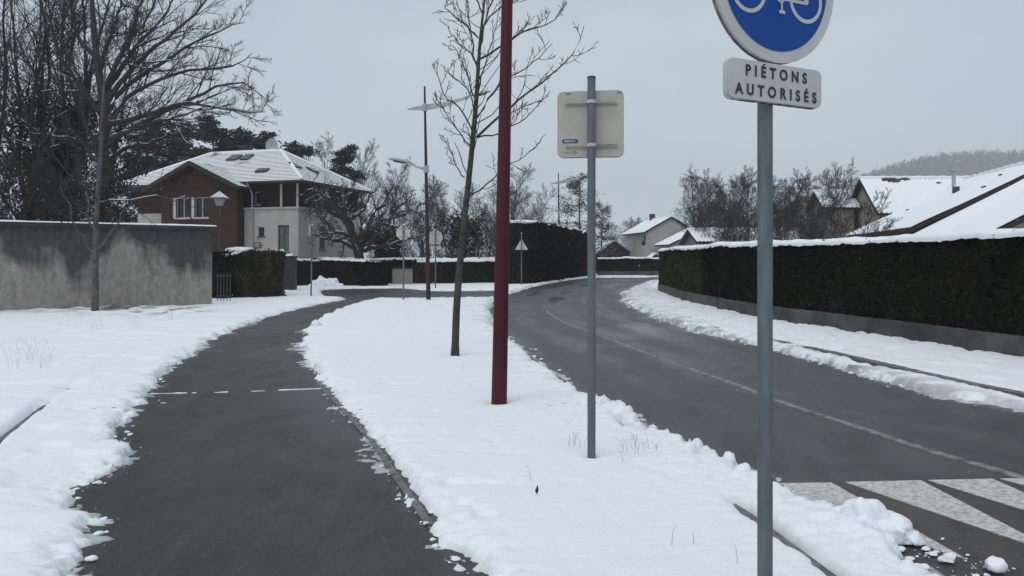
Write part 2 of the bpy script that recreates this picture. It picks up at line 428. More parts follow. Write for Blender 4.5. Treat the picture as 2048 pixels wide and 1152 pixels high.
M['straw'] = mat('straw', (0.12, 0.095, 0.06), (0.22, 0.18, 0.12), 0.9, 4)
M['leaf_dead'] = mat('leaf_dead', (0.02, 0.02, 0.018), (0.045, 0.04, 0.03), 0.8, 20)
M['hill'] = mat('hill_wood', (0.03, 0.032, 0.033), (0.075, 0.077, 0.078), 0.95, 0.02, 8, island=0.35)

# ------------------------------------------------------------------ ground plan (from the photograph's ground points)
PATH_L = [(-1.05, 1.6)] + [G(*p) for p in [(140,1152),(185,1050),(172,985),(245,925),(232,880),(262,820),(312,765),(352,728),(420,682),(490,652),(560,628),(640,609),(705,598),(770,588)]]
PATH_R = [(0.75, 1.6)] + [G(*p) for p in [(925,1152),(868,1065),(800,970),(752,890),(690,820),(645,772),(618,730),(604,688),(618,655),(660,630),(715,608),(790,592)]]
SLUSH_L = [(2.75, 1.6)] + [G(*p) for p in [(1850,1152),(1690,1052),(1580,990),(1500,955),(1410,925),(1325,880),(1190,808),(1112,760),(1060,712),(992,668),(980,640),(972,618),(988,598),(1062,574),(1120,563),(1178,555.5)]]
KERB_L = [(1.85, 1.6)] + [G(*p) for p in [(1640,1152),(1500,1045),(1370,962),(1240,858),(1120,763),(1050,711),(1000,670),(980,648)]]
SLUSH_R = [(8.2, 1.6), (6.5, 5.0)] + [G(*p) for p in [(2048,824),(1850,788),(1680,738),(1500,688),(1380,661),(1290,627),(1246,603),(1247,586),(1290,566),(1328,557)]]
KERB_R = [(8.7, 2.2), (6.95, 5.2)] + [G(*p) for p in [(2048,800),(1850,757),(1640,707),(1500,678),(1380,650)]]
FAR = [(24.0, 63.0), (24.0, 68.5)]
SIDE = [G(*p) for p in [(640,580),(700,577.5),(800,577),(880,583),(1000,581),(1010,598),(880,599.5),(740,600),(690,600),(640,592)]]
SIDE_W = [(-22.0, 38.0), (-22.0, 41.5)]
poly_path = PATH_L + PATH_R[::-1]
poly_road = SLUSH_L + [tuple(FAR[1])] + [tuple(FAR[0])] + SLUSH_R[::-1]
poly_side = SIDE

# base ground sheet, roads and footpath
g = MB(); g.quad((-2500, -300, -0.06), (2500, -300, -0.06), (2500, 3000, -0.06), (-2500, 3000, -0.06))
tag(g.build('ground', M['snow_plain']), kind='structure')
def sheet(name, pts, z, m):
    b = MB(); b.add([(x, y, z) for x, y in pts], [tuple(range(len(pts)))[::-1]])
    o = b.build(name, m)
    if o.data.polygons[0].normal.z < 0: o.data.flip_normals()
    return o
def widen(pts, dx): return [(x + dx, y) for x, y in pts]
def resamp2(pts, n):
    p = smooth_line(pts, 0.2); t = np.concatenate([[0], np.cumsum(np.linalg.norm(np.diff(p, axis=0), axis=1))])
    u = np.linspace(0, 1, n)**1.4 * t[-1]
    return np.stack([np.interp(u, t, p[:, k]) for k in range(2)], 1)
rA = resamp2(widen(SLUSH_L, -0.9)[:11] + widen(SLUSH_L, -1.2)[11:] + [(12.0, 69.0), (24.0, 70.0)], 140); rB = resamp2(widen(SLUSH_R, 1.0) + [(17.0, 61.5), (24.0, 61.0)], 140)
un = np.linspace(0, 1, 33); vs = rA[:, None, :] * (1 - un[None, :, None]) + rB[:, None, :] * un[None, :, None]
trk = np.zeros((140, 33)); 
for c_ in (0.24, 0.42, 0.60, 0.78): trk = np.maximum(trk, np.exp(-((un[None, :] - c_) / 0.045)**2))
trk = -trk + 0.35 * np.exp(-((un[None, :] - 0.5) / 0.06)**2)
id_ = np.arange(140 * 33).reshape(140, 33)
road = mesh_np('road', np.concatenate([vs.reshape(-1, 2), np.zeros((140 * 33, 1))], 1), np.stack([id_[:-1, :-1], id_[:-1, 1:], id_[1:, 1:], id_[1:, :-1]], -1).reshape(-1, 4), M['road'])
at = road.data.attributes.new('track', 'FLOAT', 'POINT'); at.data.foreach_set('value', trk.ravel().astype(np.float32))
tag(road, kind='structure')
tag(sheet('footpath', widen(PATH_L, -0.9) + widen(PATH_R, 0.55)[::-1], 0.012, M['path']), kind='structure')
tag(sheet('side_street', [G(600,594),(-12.5, 43.5),G(860,573),G(1030,577),G(1040,603),G(760,606)], 0.006, M['path']), kind='structure')

# speed hump with its pointed white markings, and the worn centre line (parts of the road)
hump = MB()
hA, hB = G(1470, 968), G(2300, 953)
hump.add([(*hA, 0.004), (*hB, 0.004), (8.2, 1.6, 0.004), (1.3, 1.6, 0.004), (*hA, -0.002), (*hB, -0.002), (8.2, 1.6, -0.002), (1.3, 1.6, -0.002)], [(3, 2, 1, 0), (0, 1, 5, 4), (1, 2, 6, 5), (2, 3, 7, 6), (3, 0, 4, 7)])
hump.build('speed_hump', M['hump'], road)
for (a, b, c) in [((1470,969.5),(1663,967),(1935,1122)), ((1690,966),(1842,962.5),(2140,1119)), ((1856,962),(1985,959.5),(2330,1110)), ((2000,959),(2130,957),(2520,1100)), ((2150,956.5),(2270,954.5),(2700,1090))]:
    mk = MB(); A, B, C_ = G(*a), G(*b), G(*c)
    mk.add([(*A, 0.008), (*B, 0.008), (*C_, 0.008), (*A, 0.0), (*B, 0.0), (*C_, 0.0)], [(0, 2, 1), (0, 1, 4, 3), (1, 2, 5, 4), (2, 0, 3, 5)])
    mk.build('hump_marking', M['paint'], road)
cl = smooth_line([G(*p) for p in [(2120,979),(2048,955),(1855,900),(1738,861),(1621,824),(1547,798),(1446,760),(1339,723),(1260,694),(1191,667),(1140,650),(1104,631),(1092,620)]], 0.5)
tn = np.gradient(cl, axis=0); tn /= np.linalg.norm(tn, axis=1)[:, None]
nr = np.stack([tn[:, 1], -tn[:, 0]], 1) * 0.042
n = len(cl)
vs = np.vstack([np.c_[cl - nr*1.1, np.full(n, -0.001)], np.c_[cl - nr, np.full(n, 0.0045)], np.c_[cl + nr, np.full(n, 0.0045)], np.c_[cl + nr*1.1, np.full(n, -0.001)]])
mesh_np('centre_line', vs, [(a*n + i, a*n + i + 1, (a+1)*n + i + 1, (a+1)*n + i) for a in range(3) for i in range(n - 1)], M['line'], road)

# kerbs, stone by stone
def kerb(name, line, w, h, side, label):
    root = tag(empty(name, (0, 0, 0)), kind='structure')
    pts = smooth_line(line, 1.0)
    for i in range(len(pts) - 1):
        a, b = pts[i], pts[i + 1]
        t = (b - a) / np.linalg.norm(b - a); nn = np.array([t[1], -t[0]]) * side
        a2, b2 = a + t * 0.006, b - t * 0.006
        k = MB().slab([(*a2, -0.05), (*b2, -0.05), (*(b2 + nn * w), -0.05), (*(a2 + nn * w), -0.05)], (0, 0, h + 0.05))
        k.build('kerbstone', M['kerb'], root)
kerb('kerb_left', KERB_L, 0.14, 0.06, -1, '')
kerb('kerb_right', KERB_R, 0.16, 0.06, 1, '')
edge_pts = smooth_line([G(*p) for p in [(640,768),(690,822),(752,888),(800,960),(868,1055)]], 0.4)
kerb('path_edging', [tuple(p) for p in edge_pts[::2]], 0.05, 0.022, 1, '')
FIELD_LINE = [G(*p) for p in [(-60,930),(0,886),(60,840),(120,792),(250,715),(330,675)]]
kerb('field_edging', FIELD_LINE, 0.035, 0.02, -1, '')

# ------------------------------------------------------------------ lying snow (height field with real relief)
PL = np.array(PATH_L + [G(800, 590)]); PR = np.array(PATH_R)
def interp_x(line, y):
    l = np.array(line); o = np.argsort(l[:, 1]); return np.interp(y, l[o, 1], l[o, 0])
HOLLOWS = [(*GS(998, 805), 0.13), (*GS(910, 710), 0.14), (*GS(1183, 912), 0.07), (1.012, 3.2, 0.07), (*GS(857, 600), 0.15)]
def snow_height(x, y):
    jit = 0.13 * fbm(x / 0.55, y / 0.55, 3, 3) + 0.045 * fbm(x / 0.10, y / 0.10, 9, 2)
    dp, ip = dist_poly(x, y, poly_path); dr, ir = dist_poly(x, y, poly_road); ds, is_ = dist_poly(x, y, poly_side)
    sp_, sr_, ss_ = np.where(ip, -dp, dp), np.where(ir, -dr, dr), np.where(is_, -ds, ds)
    s = np.minimum(np.minimum(sp_, sr_), ss_)
    l1 = lumps(x / 0.34, y / 0.34, 21); l2 = lumps(x / 0.13, y / 0.13, 41); l3 = lumps(x / 0.06, y / 0.06, 61)
    sj = s + jit * np.where(sp_ < sr_, 1.0, 0.75) + 0.10 * (l2 - 0.42) + 0.06 * (l3 - 0.42)
    xr = interp_x(SLUSH_R, y); right = x > xr - 0.6; left = x < interp_x(PATH_L, y)
    e = np.exp(-np.maximum(sj, 0) / 0.40)                       # nearness of a cleared edge
    roadside = np.exp(-np.maximum(sr_, 0) / 0.45)
    H = np.where(right, 0.075, 0.085)
    z = H * (1 - np.exp(-np.maximum(sj, 0) / (0.03 + 0.10 * sm(fbm(x / 0.9, y / 0.9, 33, 2), -0.4, 0.5))))
    gate = sm(fbm(x / 0.8, y / 0.8, 71, 2), -0.5, 0.35)
    amp = e * (0.25 + 0.75 * gate)
    z = z + amp * sm(sj, 0.0, 0.07) * np.where(right, 0.40, np.where(left, 0.8, 0.65)) * (0.060 * l1 + 0.060 * l2 + 0.028 * l3)
    z = z + roadside * sm(sj, 0.0, 0.06) * np.where(right, 0.6, 1.0) * (0.040 * l2 + 0.035 * l3)
    # gentle undulation and fine pitting everywhere
    z = z + 0.018 * fbm(x / 1.7, y / 1.7, 81, 3) + (0.004 + 0.004 * left) * fbm(x / 0.16, y / 0.16, 91, 3)
    hol = np.zeros_like(x)
    for (hx, hy, hr) in HOLLOWS: hol = hol + np.exp(-((x - hx)**2 + (y - hy)**2) / hr**2) - 0.35 * np.exp(-((x - hx)**2 + (y - hy)**2) / (2.2*hr)**2)
    z = z - 0.055 * hol * (1 + 0.8 * fbm(x / 0.08, y / 0.08, 211, 2))
    tracks = sm(fbm(x / 0.45, y / 0.45, 95, 2), 0.05, 0.45)
    z = z - np.where(right, 0.03 * tracks, np.where(left, 0.030 * tracks, 0.008 * tracks))
    rough_r = np.where(right, 1.0, 0.0) * sm(y, 7, 18)
    z = z + rough_r * (0.045 * (l2 - 0.4) - 0.03 * sm(fbm(x / 0.22, y / 0.30, 321, 2), 0.1, 0.5))
    dent = sm(fbm(x / 0.19, y / 0.23, 331, 2), 0.28, 0.55) * sm(fbm(x / 1.1, y / 1.1, 333, 2), 0.0, 0.3) * np.where(right, 0.0, 1.0)
    z = z - 0.028 * dent * np.exp(-np.maximum(sp_ - 0.5, 0) / 0.5)
    # grooves where kerbs and edgings have melted free
    dk, _ = dist_poly(x, y, KERB_L, False)
    gk = np.exp(-(dk / 0.05)**2) * sm(fbm(x / 0.9, y / 0.9, 101, 2), -0.35, 0.1)
    z = z - 0.075 * gk * sm(y, 3.2, 3.8)
    dk2, _ = dist_poly(x, y, KERB_R, False)
    gk2 = np.exp(-(dk2 / 0.10)**2) * (1 - sm(y, 12.0, 14.5))
    z = z - 0.15 * gk2
    de, _ = dist_poly(x, y, [tuple(p) for p in edge_pts], False)
    z = z - 0.11 * np.exp(-(de / 0.028)**2) * sm(fbm(x / 0.7, y / 0.7, 111, 2), -0.5, 0.2)
    df, _ = dist_poly(x, y, FIELD_LINE, False)
    z = z - (0.11 * (1 - sm(y + 1.2 * fbm(x / 0.5, y / 0.5, 113, 2), 8.2, 9.6)) + 0.03) * np.exp(-(df / 0.045)**2)
    # rough ground at the foot of the concrete wall
    wl_ = np.exp(-((y - 23.2 + 0.35 * (x + 11)) / 1.5)**2) * sm(x, -15.5, -14.0) * (1 - sm(x, -9.2, -7.8))
    z = z + wl_ * (0.10 * l1 + 0.05 * l2 - 0.03)
    # bare ground sinks below the asphalt
    zone_f = sm(fbm(x / 1.3, y / 1.3, 301, 2), 0.0, 0.35)
    film = (0.55 * zone_f + 0.9 * fbm(x / 0.16, y / 0.10, 305, 3) + 0.25 * (l3 - 0.4) + sj / 0.22) > 0.12
    film &= (sj <= 0) & (sj > -0.40)
    z = np.where(sj > 0, z, np.where(film, 0.016 + 0.010 * l3 * zone_f, -0.05 + 0.02 * np.minimum(0, sj)))
    # dirt
    d_r = roadside * sm(fbm(x / 0.25, y / 0.25, 121, 3), -0.3, 0.5) * np.where(right, 0.9, 0.32) * sm(y, np.where(right, 4, 3), np.where(right, 12, 14))
    d_far = np.exp(-np.maximum(sr_, 0) / 1.0) * np.where(right, 1.0, 0.0) * sm(y, 18, 26) * sm(fbm(x / 0.3, y / 0.4, 127, 3), 0.0, 0.5) * 0.8
    d_w = wl_ * sm(fbm(x / 0.5, y / 0.30, 131, 3), 0.0, 0.22) * 1.0
    d_e = 0.55 * np.exp(-np.maximum(sj, 0) / 0.035) * sm(fbm(x / 0.2, y / 0.2, 141, 2), 0.0, 0.5)
    d_g = 0.8 * gk2 + 0.5 * gk
    d_t = np.where(left, 0.0, 0.0)
    d_film = np.where(film, 0.50 + 0.25 * fbm(x / 0.07, y / 0.07, 311, 2), 0.0)
    dirt = np.clip(np.maximum.reduce([d_r, d_far, d_w, d_e, d_g, d_film]), 0, 1)
    zone = np.where(right, 2, np.where(left, 0, 1))
    return z, dirt, zone

zones = {0: ([], [], []), 1: ([], [], []), 2: ([], [], [])}
for (y0, y1, x0, x1, dx, k, dmin) in [(2.6, 8.05, -6.2, 7.0, 0.024, 0.0042, 0.019), (8.0, 20.1, -14.0, 10.5, 0.05, 0.0042, 0.03), (20.0, 74.0, -27.0, 24.0, 0.125, 0.0052, 0.1)]:
    ys = [y0]
    while ys[-1] < y1: ys.append(ys[-1] + max(dmin, k * ys[-1]))
    ys = np.array(ys); xs = np.arange(x0, x1, dx)
    X, Y = np.meshgrid(xs, ys)
    Z, D, Zn = snow_height(X, Y)
    nx = len(xs); idx = np.arange(X.size).reshape(X.shape)
    a, b, c, d = idx[:-1, :-1], idx[:-1, 1:], idx[1:, 1:], idx[1:, :-1]
    zf = np.maximum.reduce([Z[:-1, :-1], Z[:-1, 1:], Z[1:, 1:], Z[1:, :-1]])
    for q in range(3):
        keep = (zf > -0.03) & (Zn[:-1, :-1] == q)
        fq = np.stack([a[keep], b[keep], c[keep], d[keep]], 1)
        if not len(fq): continue
        used, inv = np.unique(fq, return_inverse=True)
        off = sum(len(v) for v in zones[q][0])
        zones[q][0].append(np.stack([X.ravel()[used], Y.ravel()[used], Z.ravel()[used]], 1))
        zones[q][1].append(inv.reshape(-1, 4) + off)
        zones[q][2].append(D.ravel()[used])
for q, (nm, lb) in {0: ('snow_field', 'snow covering the field left of the cycle path'), 1: ('snow_verge', 'snow covering the verge between cycle path and road'), 2: ('snow_pavement', 'trodden snow on the pavement under the tall hedge')}.items():
    o = mesh_np(nm, np.vstack(zones[q][0]), np.vstack(zones[q][1]), M['snow'], None, True)
    at = o.data.attributes.new('dirt', 'FLOAT', 'POINT'); at.data.foreach_set('value', np.concatenate(zones[q][2]).astype(np.float32))
    tag(o, lb, 'snow', None, 'stuff')

# snow clods
def norm_(a): return a / np.linalg.norm(a)
def clod_mesh(name, rng, sx, sy, sz, sub=3):
    import bmesh
    bm = bmesh.new(); bmesh.ops.create_icosphere(bm, subdivisions=sub, radius=1.0)
    v = np.array([p.co[:] for p in bm.verts]); sd = rng.integers(1, 9999)
    for _ in range(9):
        nd = norm_(rng.normal(0, 1, 3) + np.array([0, 0, 0.4])); lim = rng.uniform(0.45, 0.85); pr_ = v @ nd
        v = v - np.outer(np.maximum(pr_ - lim, 0), nd)
    r = 1.1 + 0.30 * fbm(v[:, 0]*1.5 + v[:, 2], v[:, 1]*1.5 - v[:, 2]*0.7, int(sd), 3) + 0.14 * lumps(v[:, 0]*2.6 + 5*v[:, 2], v[:, 1]*2.6, int(sd) + 5)
    v = v * r[:, None] * np.array([sx, sy, sz]); v[:, 2] = np.maximum(v[:, 2], -0.35 * sz)
    for p, c in zip(bm.verts, v): p.co = c
    me = bpy.data.meshes.new(name); bm.to_mesh(me); bm.free()
    me.materials.append(M['snow_plain']); me.polygons.foreach_set('use_smooth', np.ones(len(me.polygons), bool))
    return me
rng = np.random.default_rng(5)
protos = []
for k in range(5):
    me = clod_mesh('crumb', rng, 1, 1, 0.55, 2)
    v = np.zeros(len(me.vertices)*3); me.vertices.foreach_get('co', v)
    f = np.zeros(len(me.polygons)*3, dtype=np.int32); me.loops.foreach_get('vertex_index', f)
    protos.append((v.reshape(-1, 3), f.reshape(-1, 3)))
V, Fc, off = [], [], 0
def scatter_line(line, count, spread, smin, smax, y0, y1):
    global off
    l = smooth_line(line, 0.1); l = l[(l[:, 1] > y0) & (l[:, 1] < y1)]
    for _ in range(count):
        p = l[int(len(l) * rng.random()**1.3)]
        x, y = p + rng.normal(0, spread, 2)
        s = smin + (smax - smin) * rng.random()**4
        v, f = protos[rng.integers(0, 5)]
        a = rng.random() * 6.28; c, sn = math.cos(a), math.sin(a)
        vv = v * s; vv = np.stack([vv[:, 0]*c - vv[:, 1]*sn + x, vv[:, 0]*sn + vv[:, 1]*c + y, vv[:, 2] + 0.012 + 0.25*s], 1)
        V.append(vv); Fc.append(f + off); off += len(vv)
scatter_line(PATH_L, 170, 0.07, 0.004, 0.035, 3, 14)
scatter_line(PATH_R, 140, 0.05, 0.004, 0.028, 3, 20)
scatter_line(SLUSH_L, 420, 0.09, 0.006, 0.042, 3, 22)
scatter_line(SLUSH_R, 320, 0.09, 0.008, 0.045, 7, 30)
scatter_line([G(1990,1150), G(1870,1110), G(1780,1085), G(1700,1060)], 90, 0.10, 0.004, 0.028, 3, 6)
o = mesh_np('snow_crumbs', np.vstack(V), np.vstack(Fc), M['snow_plain'], None, True)
tag(o, 'loose crumbs of snow along the cleared edges', 'snow', None, 'stuff')
rng = np.random.default_rng(12)
def clump(name, px, py, w, dpt, h, n, label, vox=0.009):
    x, y = G(px, py); V, Fc, off = [], [], 0
    for k in range(n):
        q = rng.random()**0.6; a = rng.random() * 6.28; cx, cy = q*w*math.cos(a), q*dpt*math.sin(a)
        sz = (0.035 + 0.075 * rng.random()**1.6) * (1.35 - 0.7*q) * h / 0.16
        me = clod_mesh('shard', rng, sz*rng.uniform(0.8, 1.3), sz*rng.uniform(0.8, 1.2), sz*rng.uniform(0.7, 1.1), 3)
        v = np.zeros(len(me.vertices)*3); me.vertices.foreach_get('co', v); v = v.reshape(-1, 3)
        f = np.zeros(len(me.polygons)*3, dtype=np.int32); me.loops.foreach_get('vertex_index', f); bpy.data.meshes.remove(me)
        V.append(v + np.array([cx, cy, (1 - q**1.5) * h * rng.uniform(0.25, 0.8) + sz*0.2])); Fc.append(f.reshape(-1, 3) + off); off += len(v)
    o = mesh_np(name, np.vstack(V), np.vstack(Fc), M['snow_plain'], None, True); o.location = (x, y, 0.0)
    r_ = o.modifiers.new('fuse', 'REMESH'); r_.mode = 'VOXEL'; r_.voxel_size = vox; r_.use_smooth_shade = True
    tag(o, label, 'snow lump' if name == 'snow_lump' else 'snow heap')
clump('snow_lump', 1742, 1078, 0.20, 0.13, 0.17, 26, 'big broken clump of ploughed snow lying on the white road markings')
rng = np.random.default_rng(11)
for (px, py, sx, sy, sz, lb) in [(1988,1146,0.05,0.045,0.045,'small snow lump in the bottom corner beyond the road markings'),
                                 (1898,1128,0.045,0.04,0.035,'snow lump on wet asphalt below the broken snow block'),
                                 (1830,1092,0.05,0.045,0.05,'snow lump fallen from the broken block towards the road'),
                                 (634,660,0.15,0.13,0.16,'upright snow clod at the bend of the cycle path')]:
    x, y = G(px, py)
    o = link('snow_lump', clod_mesh('snow_lump', rng, sx, sy, sz)); o.location = (x, y, 0.02 + sz*0.3)
    tag(o, lb, 'snow lump')
# ploughed snow heap by the dark hedge at the junction
rng = np.random.default_rng(31)
clump('snow_heap', 650, 576, 0.75, 0.45, 0.52, 34, 'white heap of ploughed snow against the low dark hedge', 0.03)
# snow lying in the joint across the path
jl = smooth_line([G(300,790), G(470,786), G(645,779)], 0.05); rj = np.random.default_rng(2)
b = MB()
for i in range(len(jl) - 1):
    g_ = fbm(np.array([i*0.31]), np.array([0.5]), 7, 3)[0]
    if g_ > -0.30:
        w0, w1 = (0.005 + 0.009 * sm(np.array([fbm(np.array([(i + q)*0.55]), np.array([3.5]), 8, 3)[0]]), -0.3, 0.5)[0] for q in (0, 1))
        y0_, y1_ = (0.012 * fbm(np.array([(i + q)*0.2]), np.array([9.5]), 18, 3)[0] for q in (0, 1))
        p = jl[i]; q = jl[i + 1]
        b.add([(p[0], p[1]+y0_-w0, 0.012), (q[0], q[1]+y1_-w1, 0.012), (q[0], q[1]+y1_, 0.012+w1*0.8), (p[0], p[1]+y0_, 0.012+w0*0.8), (p[0], p[1]+y0_+w0, 0.012), (q[0], q[1]+y1_+w1, 0.012)], [(0,1,2,3), (3,2,5,4)])
tag(b.build('snow_seam', M['snow_plain']), 'thin line of snow in the joint across the cycle path', 'snow', None, 'stuff')

# ------------------------------------------------------------------ tree machinery (numpy)
def norm(a): return a / (np.linalg.norm(a, axis=-1, keepdims=True) + 1e-9)
def resample(pts, n):
    p = smooth_line(pts, 0.05) if len(pts) > 2 else np.array(pts, float)
    s = np.concatenate([[0], np.cumsum(np.linalg.norm(np.diff(p, axis=0), axis=1))])
    u = np.linspace(0, s[-1], n)
    return np.stack([np.interp(u, s, p[:, k]) for k in range(3)], 1)
def kids(rng, P, R, c, t0, t1, ang, lr, n, wander, up, rr, rmin, taper=0.6, out=0.0, absolute=False):
    B, N, _ = P.shape
    t = t0 + (t1 - t0) * (np.arange(c)[None, :] + rng.random((B, c))) / c
    fi = t * (N - 1); i = np.minimum(fi.astype(int), N - 2); f = (fi - i)[..., None]
    bi = np.arange(B)[:, None]
    pos = P[bi, i] * (1 - f) + P[bi, i + 1] * f
    tan = norm(P[bi, i + 1] - P[bi, i])
    rp = R[bi, i] * (1 - f[..., 0]) + R[bi, i + 1] * f[..., 0]
    L = 1.0 if absolute else np.linalg.norm(np.diff(P, axis=1), axis=2).sum(1)[:, None]
    ln = L * rng.uniform(lr[0], lr[1], (B, c)) * (1 - taper * (t - t0) / max(1e-6, t1 - t0))
    pr = norm(np.cross(tan, rng.normal(0, 1, (B, c, 3))))
    if out:
        o_ = pos - P[:, :1].mean(axis=0, keepdims=True); o_[..., 2] = 0; pr = norm(pr + out * norm(o_))
    a = np.radians(rng.normal(ang[0], ang[1], (B, c)))[..., None]
    d = norm(np.cos(a) * tan + np.sin(a) * pr)
    pos = pos.reshape(-1, 3); d = d.reshape(-1, 3); ln = ln.reshape(-1); rp = rp.reshape(-1)
    pts = [pos]
    for k in range(n):
        d = norm(d + rng.normal(0, wander, d.shape) + np.array([0, 0, up]))
        pts.append(pts[-1] + d * (ln / n)[:, None])
    P2 = np.stack(pts, 1)
    r0 = np.maximum(rp * rr, rmin * 1.3)
    R2 = r0[:, None] + (rmin - r0)[:, None] * np.linspace(0, 1, n + 1)[None, :]
    return P2, R2
def tubes(sets):
    """list of (P (B,N,3), R (B,N), sides) -> verts, quads"""
    Vs, Fs, off = [], [], 0
    for P, R, k in sets:
        B, N, _ = P.shape
        if not B: continue
        T = norm(np.gradient(P, axis=1))
        ref = np.where(np.abs(T[..., 2:3]) < 0.85, np.array([0, 0, 1.0]), np.array([1.0, 0, 0]))
        U = norm(np.cross(T, ref)); Wv = np.cross(T, U)
        a = np.arange(k) * 2 * math.pi / k
        ring = U[:, :, None, :] * np.cos(a)[None, None, :, None] + Wv[:, :, None, :] * np.sin(a)[None, None, :, None]
        v = P[:, :, None, :] + ring * R[:, :, None, None]
        Vs.append(v.reshape(-1, 3))
        id_ = np.arange(B * N * k).reshape(B, N, k) + off
        j2 = np.roll(id_, -1, axis=2)
        f = np.stack([id_[:, :-1], j2[:, :-1], j2[:, 1:], id_[:, 1:]], -1).reshape(-1, 4)
        Fs.append(f); off += B * N * k
    return np.vstack(Vs), np.vstack(Fs)
def snow_on(sets, rng, rmin, drop=0.25, fat=0.75):
    S = []
    for P, R in sets:
        a, b = P[:, :-1].reshape(-1, 3), P[:, 1:].reshape(-1, 3)
        r0, r1 = R[:, :-1].reshape(-1), R[:, 1:].reshape(-1)
        t = norm(b - a)
        k = (np.abs(t[:, 2]) < 0.78) & (r0 > rmin) & (rng.random(len(a)) > drop)
        up = np.array([0, 0, 1.0])
        A = a[k] + up * (r0[k] * 0.75 + 0.004)[:, None]; Bb = b[k] + up * (r1[k] * 0.75 + 0.004)[:, None]
        S.append((np.stack([A, Bb], 1), np.stack([r0[k], r1[k]], 1) * fat + 0.004, 4))
    return S
def leaves(rng, centers, size, per, spread, flat=0.0):
    """small rhombic leaf faces scattered round centres"""
    n = len(centers) * per
    c = np.repeat(centers, per, axis=0) + rng.normal(0, 1, (n, 3)) * spread
    u = norm(rng.normal(0, 1, (n, 3)) * np.array([1, 1, 1 - flat])); w = norm(np.cross(u, rng.normal(0, 1, (n, 3)) + np.array([0, 0, flat * 3])))
    s = size * rng.uniform(0.6, 1.4, (n, 1))
    v = np.stack([c - u*s, c - w*s*0.55, c + u*s, c + w*s*0.55], 1).reshape(-1, 3)
    return v, np.arange(n * 4).reshape(-1, 4)
def tree_obj(name, loc, trunk_sets, crown_sets, label, cat='tree', group=None, bark='bark', twig='twig', snow=None, foliage=None):
    root = tag(empty(name, loc), label, cat, group)
    v, f = tubes(trunk_sets); mesh_np('trunk', v, f, M[bark], root, True)
    if crown_sets:
        v, f = tubes(crown_sets); mesh_np('crown', v, f, M[twig], root, False)
    if snow:
        v, f = tubes(snow); tag(mesh_np('branch_snow', v, f, M['snow_plain'], root, True), kind='stuff')
    if foliage:
        mesh_np(foliage[2], foliage[0], foliage[1], M[foliage[3]], root, False)
    return root
def copy_tree(root, loc, rz, sc, label, group=None):
    r = root.copy(); COL.objects.link(r); r.location = loc; r.rotation_euler = (0, 0, rz)
    r.scale = sc if hasattr(sc, '__len__') else (sc, sc, sc)
    r['label'] = label
    if group: r['group'] = group
    for ch in list(root.children):
        c = ch.copy(); COL.objects.link(c); c.parent = r
    return r
def bare(seed, h, r, spread=1.0, nl=(11, 6, 6, 4), up=(0.05, 0.06, 0.05, 0.03), t0=0.22, ang=(48, 10), lean=(0, 0), rmin=0.006, stems=1, fine=1.0, l1=(0.38, 0.55)):
    rng = np.random.default_rng(seed)
    P = []
    for s in range(stems):
        a = rng.random() * 6.28; k = 0.0 if stems == 1 else 0.22 * h
        pts = [np.array([0, 0, -0.3])]; 
        for i in range(1, 7):
            q = i / 6
            pts.append(np.array([lean[0]*q + math.cos(a)*k*q**0.8 + rng.normal(0, 0.012*h), lean[1]*q + math.sin(a)*k*q**0.8 + rng.normal(0, 0.012*h), h*q]))
        P.append(resample(pts, 9))
    P0 = np.stack(P); R0 = np.tile(r * (1 - 0.93 * np.linspace(0, 1, 9))[None, :], (stems, 1)) / (stems**0.5)
    P1, R1 = kids(rng, P0, R0, nl[0], t0, 0.97, ang, (l1[0]*spread, l1[1]*spread), 7, 0.10, up[0], 0.6, 0.012*fine, 0.55)
    P2, R2 = kids(rng, P1, R1, nl[1], 0.2, 0.98, (40, 12), (0.38, 0.60), 5, 0.09, up[1], 0.62, 0.009*fine, 0.5)
    P3, R3 = kids(rng, P2, R2, nl[2], 0.15, 0.98, (36, 12), (0.40, 0.65), 4, 0.09, up[2], 0.65, rmin, 0.45)
    P4, R4 = kids(rng, P3, R3, nl[3], 0.15, 1.0, (34, 12), (0.40, 0.7), 2, 0.10, up[3], 0.7, rmin*0.8, 0.4)
    return rng, (P0, R0), (P1, R1), (P2, R2), (P3, R3), (P4, R4)
# ------------------------------------------------------------------ concrete wall on the left
def ribbon_frame(pts):
    t = np.gradient(pts, axis=0); t /= np.linalg.norm(t, axis=1)[:, None]
    return t, np.stack([t[:, 1], -t[:, 0]], 1)
wa, wb = np.array(G(424, 613)), np.array(G(0, 628))
wdir = (wb - wa) / np.linalg.norm(wb - wa)
wend = wa + wdir * 16.0
wlen = 16.0
wall = tag(empty('concrete_wall', (wa[0], wa[1], 0), math.atan2(wdir[1], wdir[0])), 'long stained grey concrete garden wall with dark coping and a line of snow', 'wall')
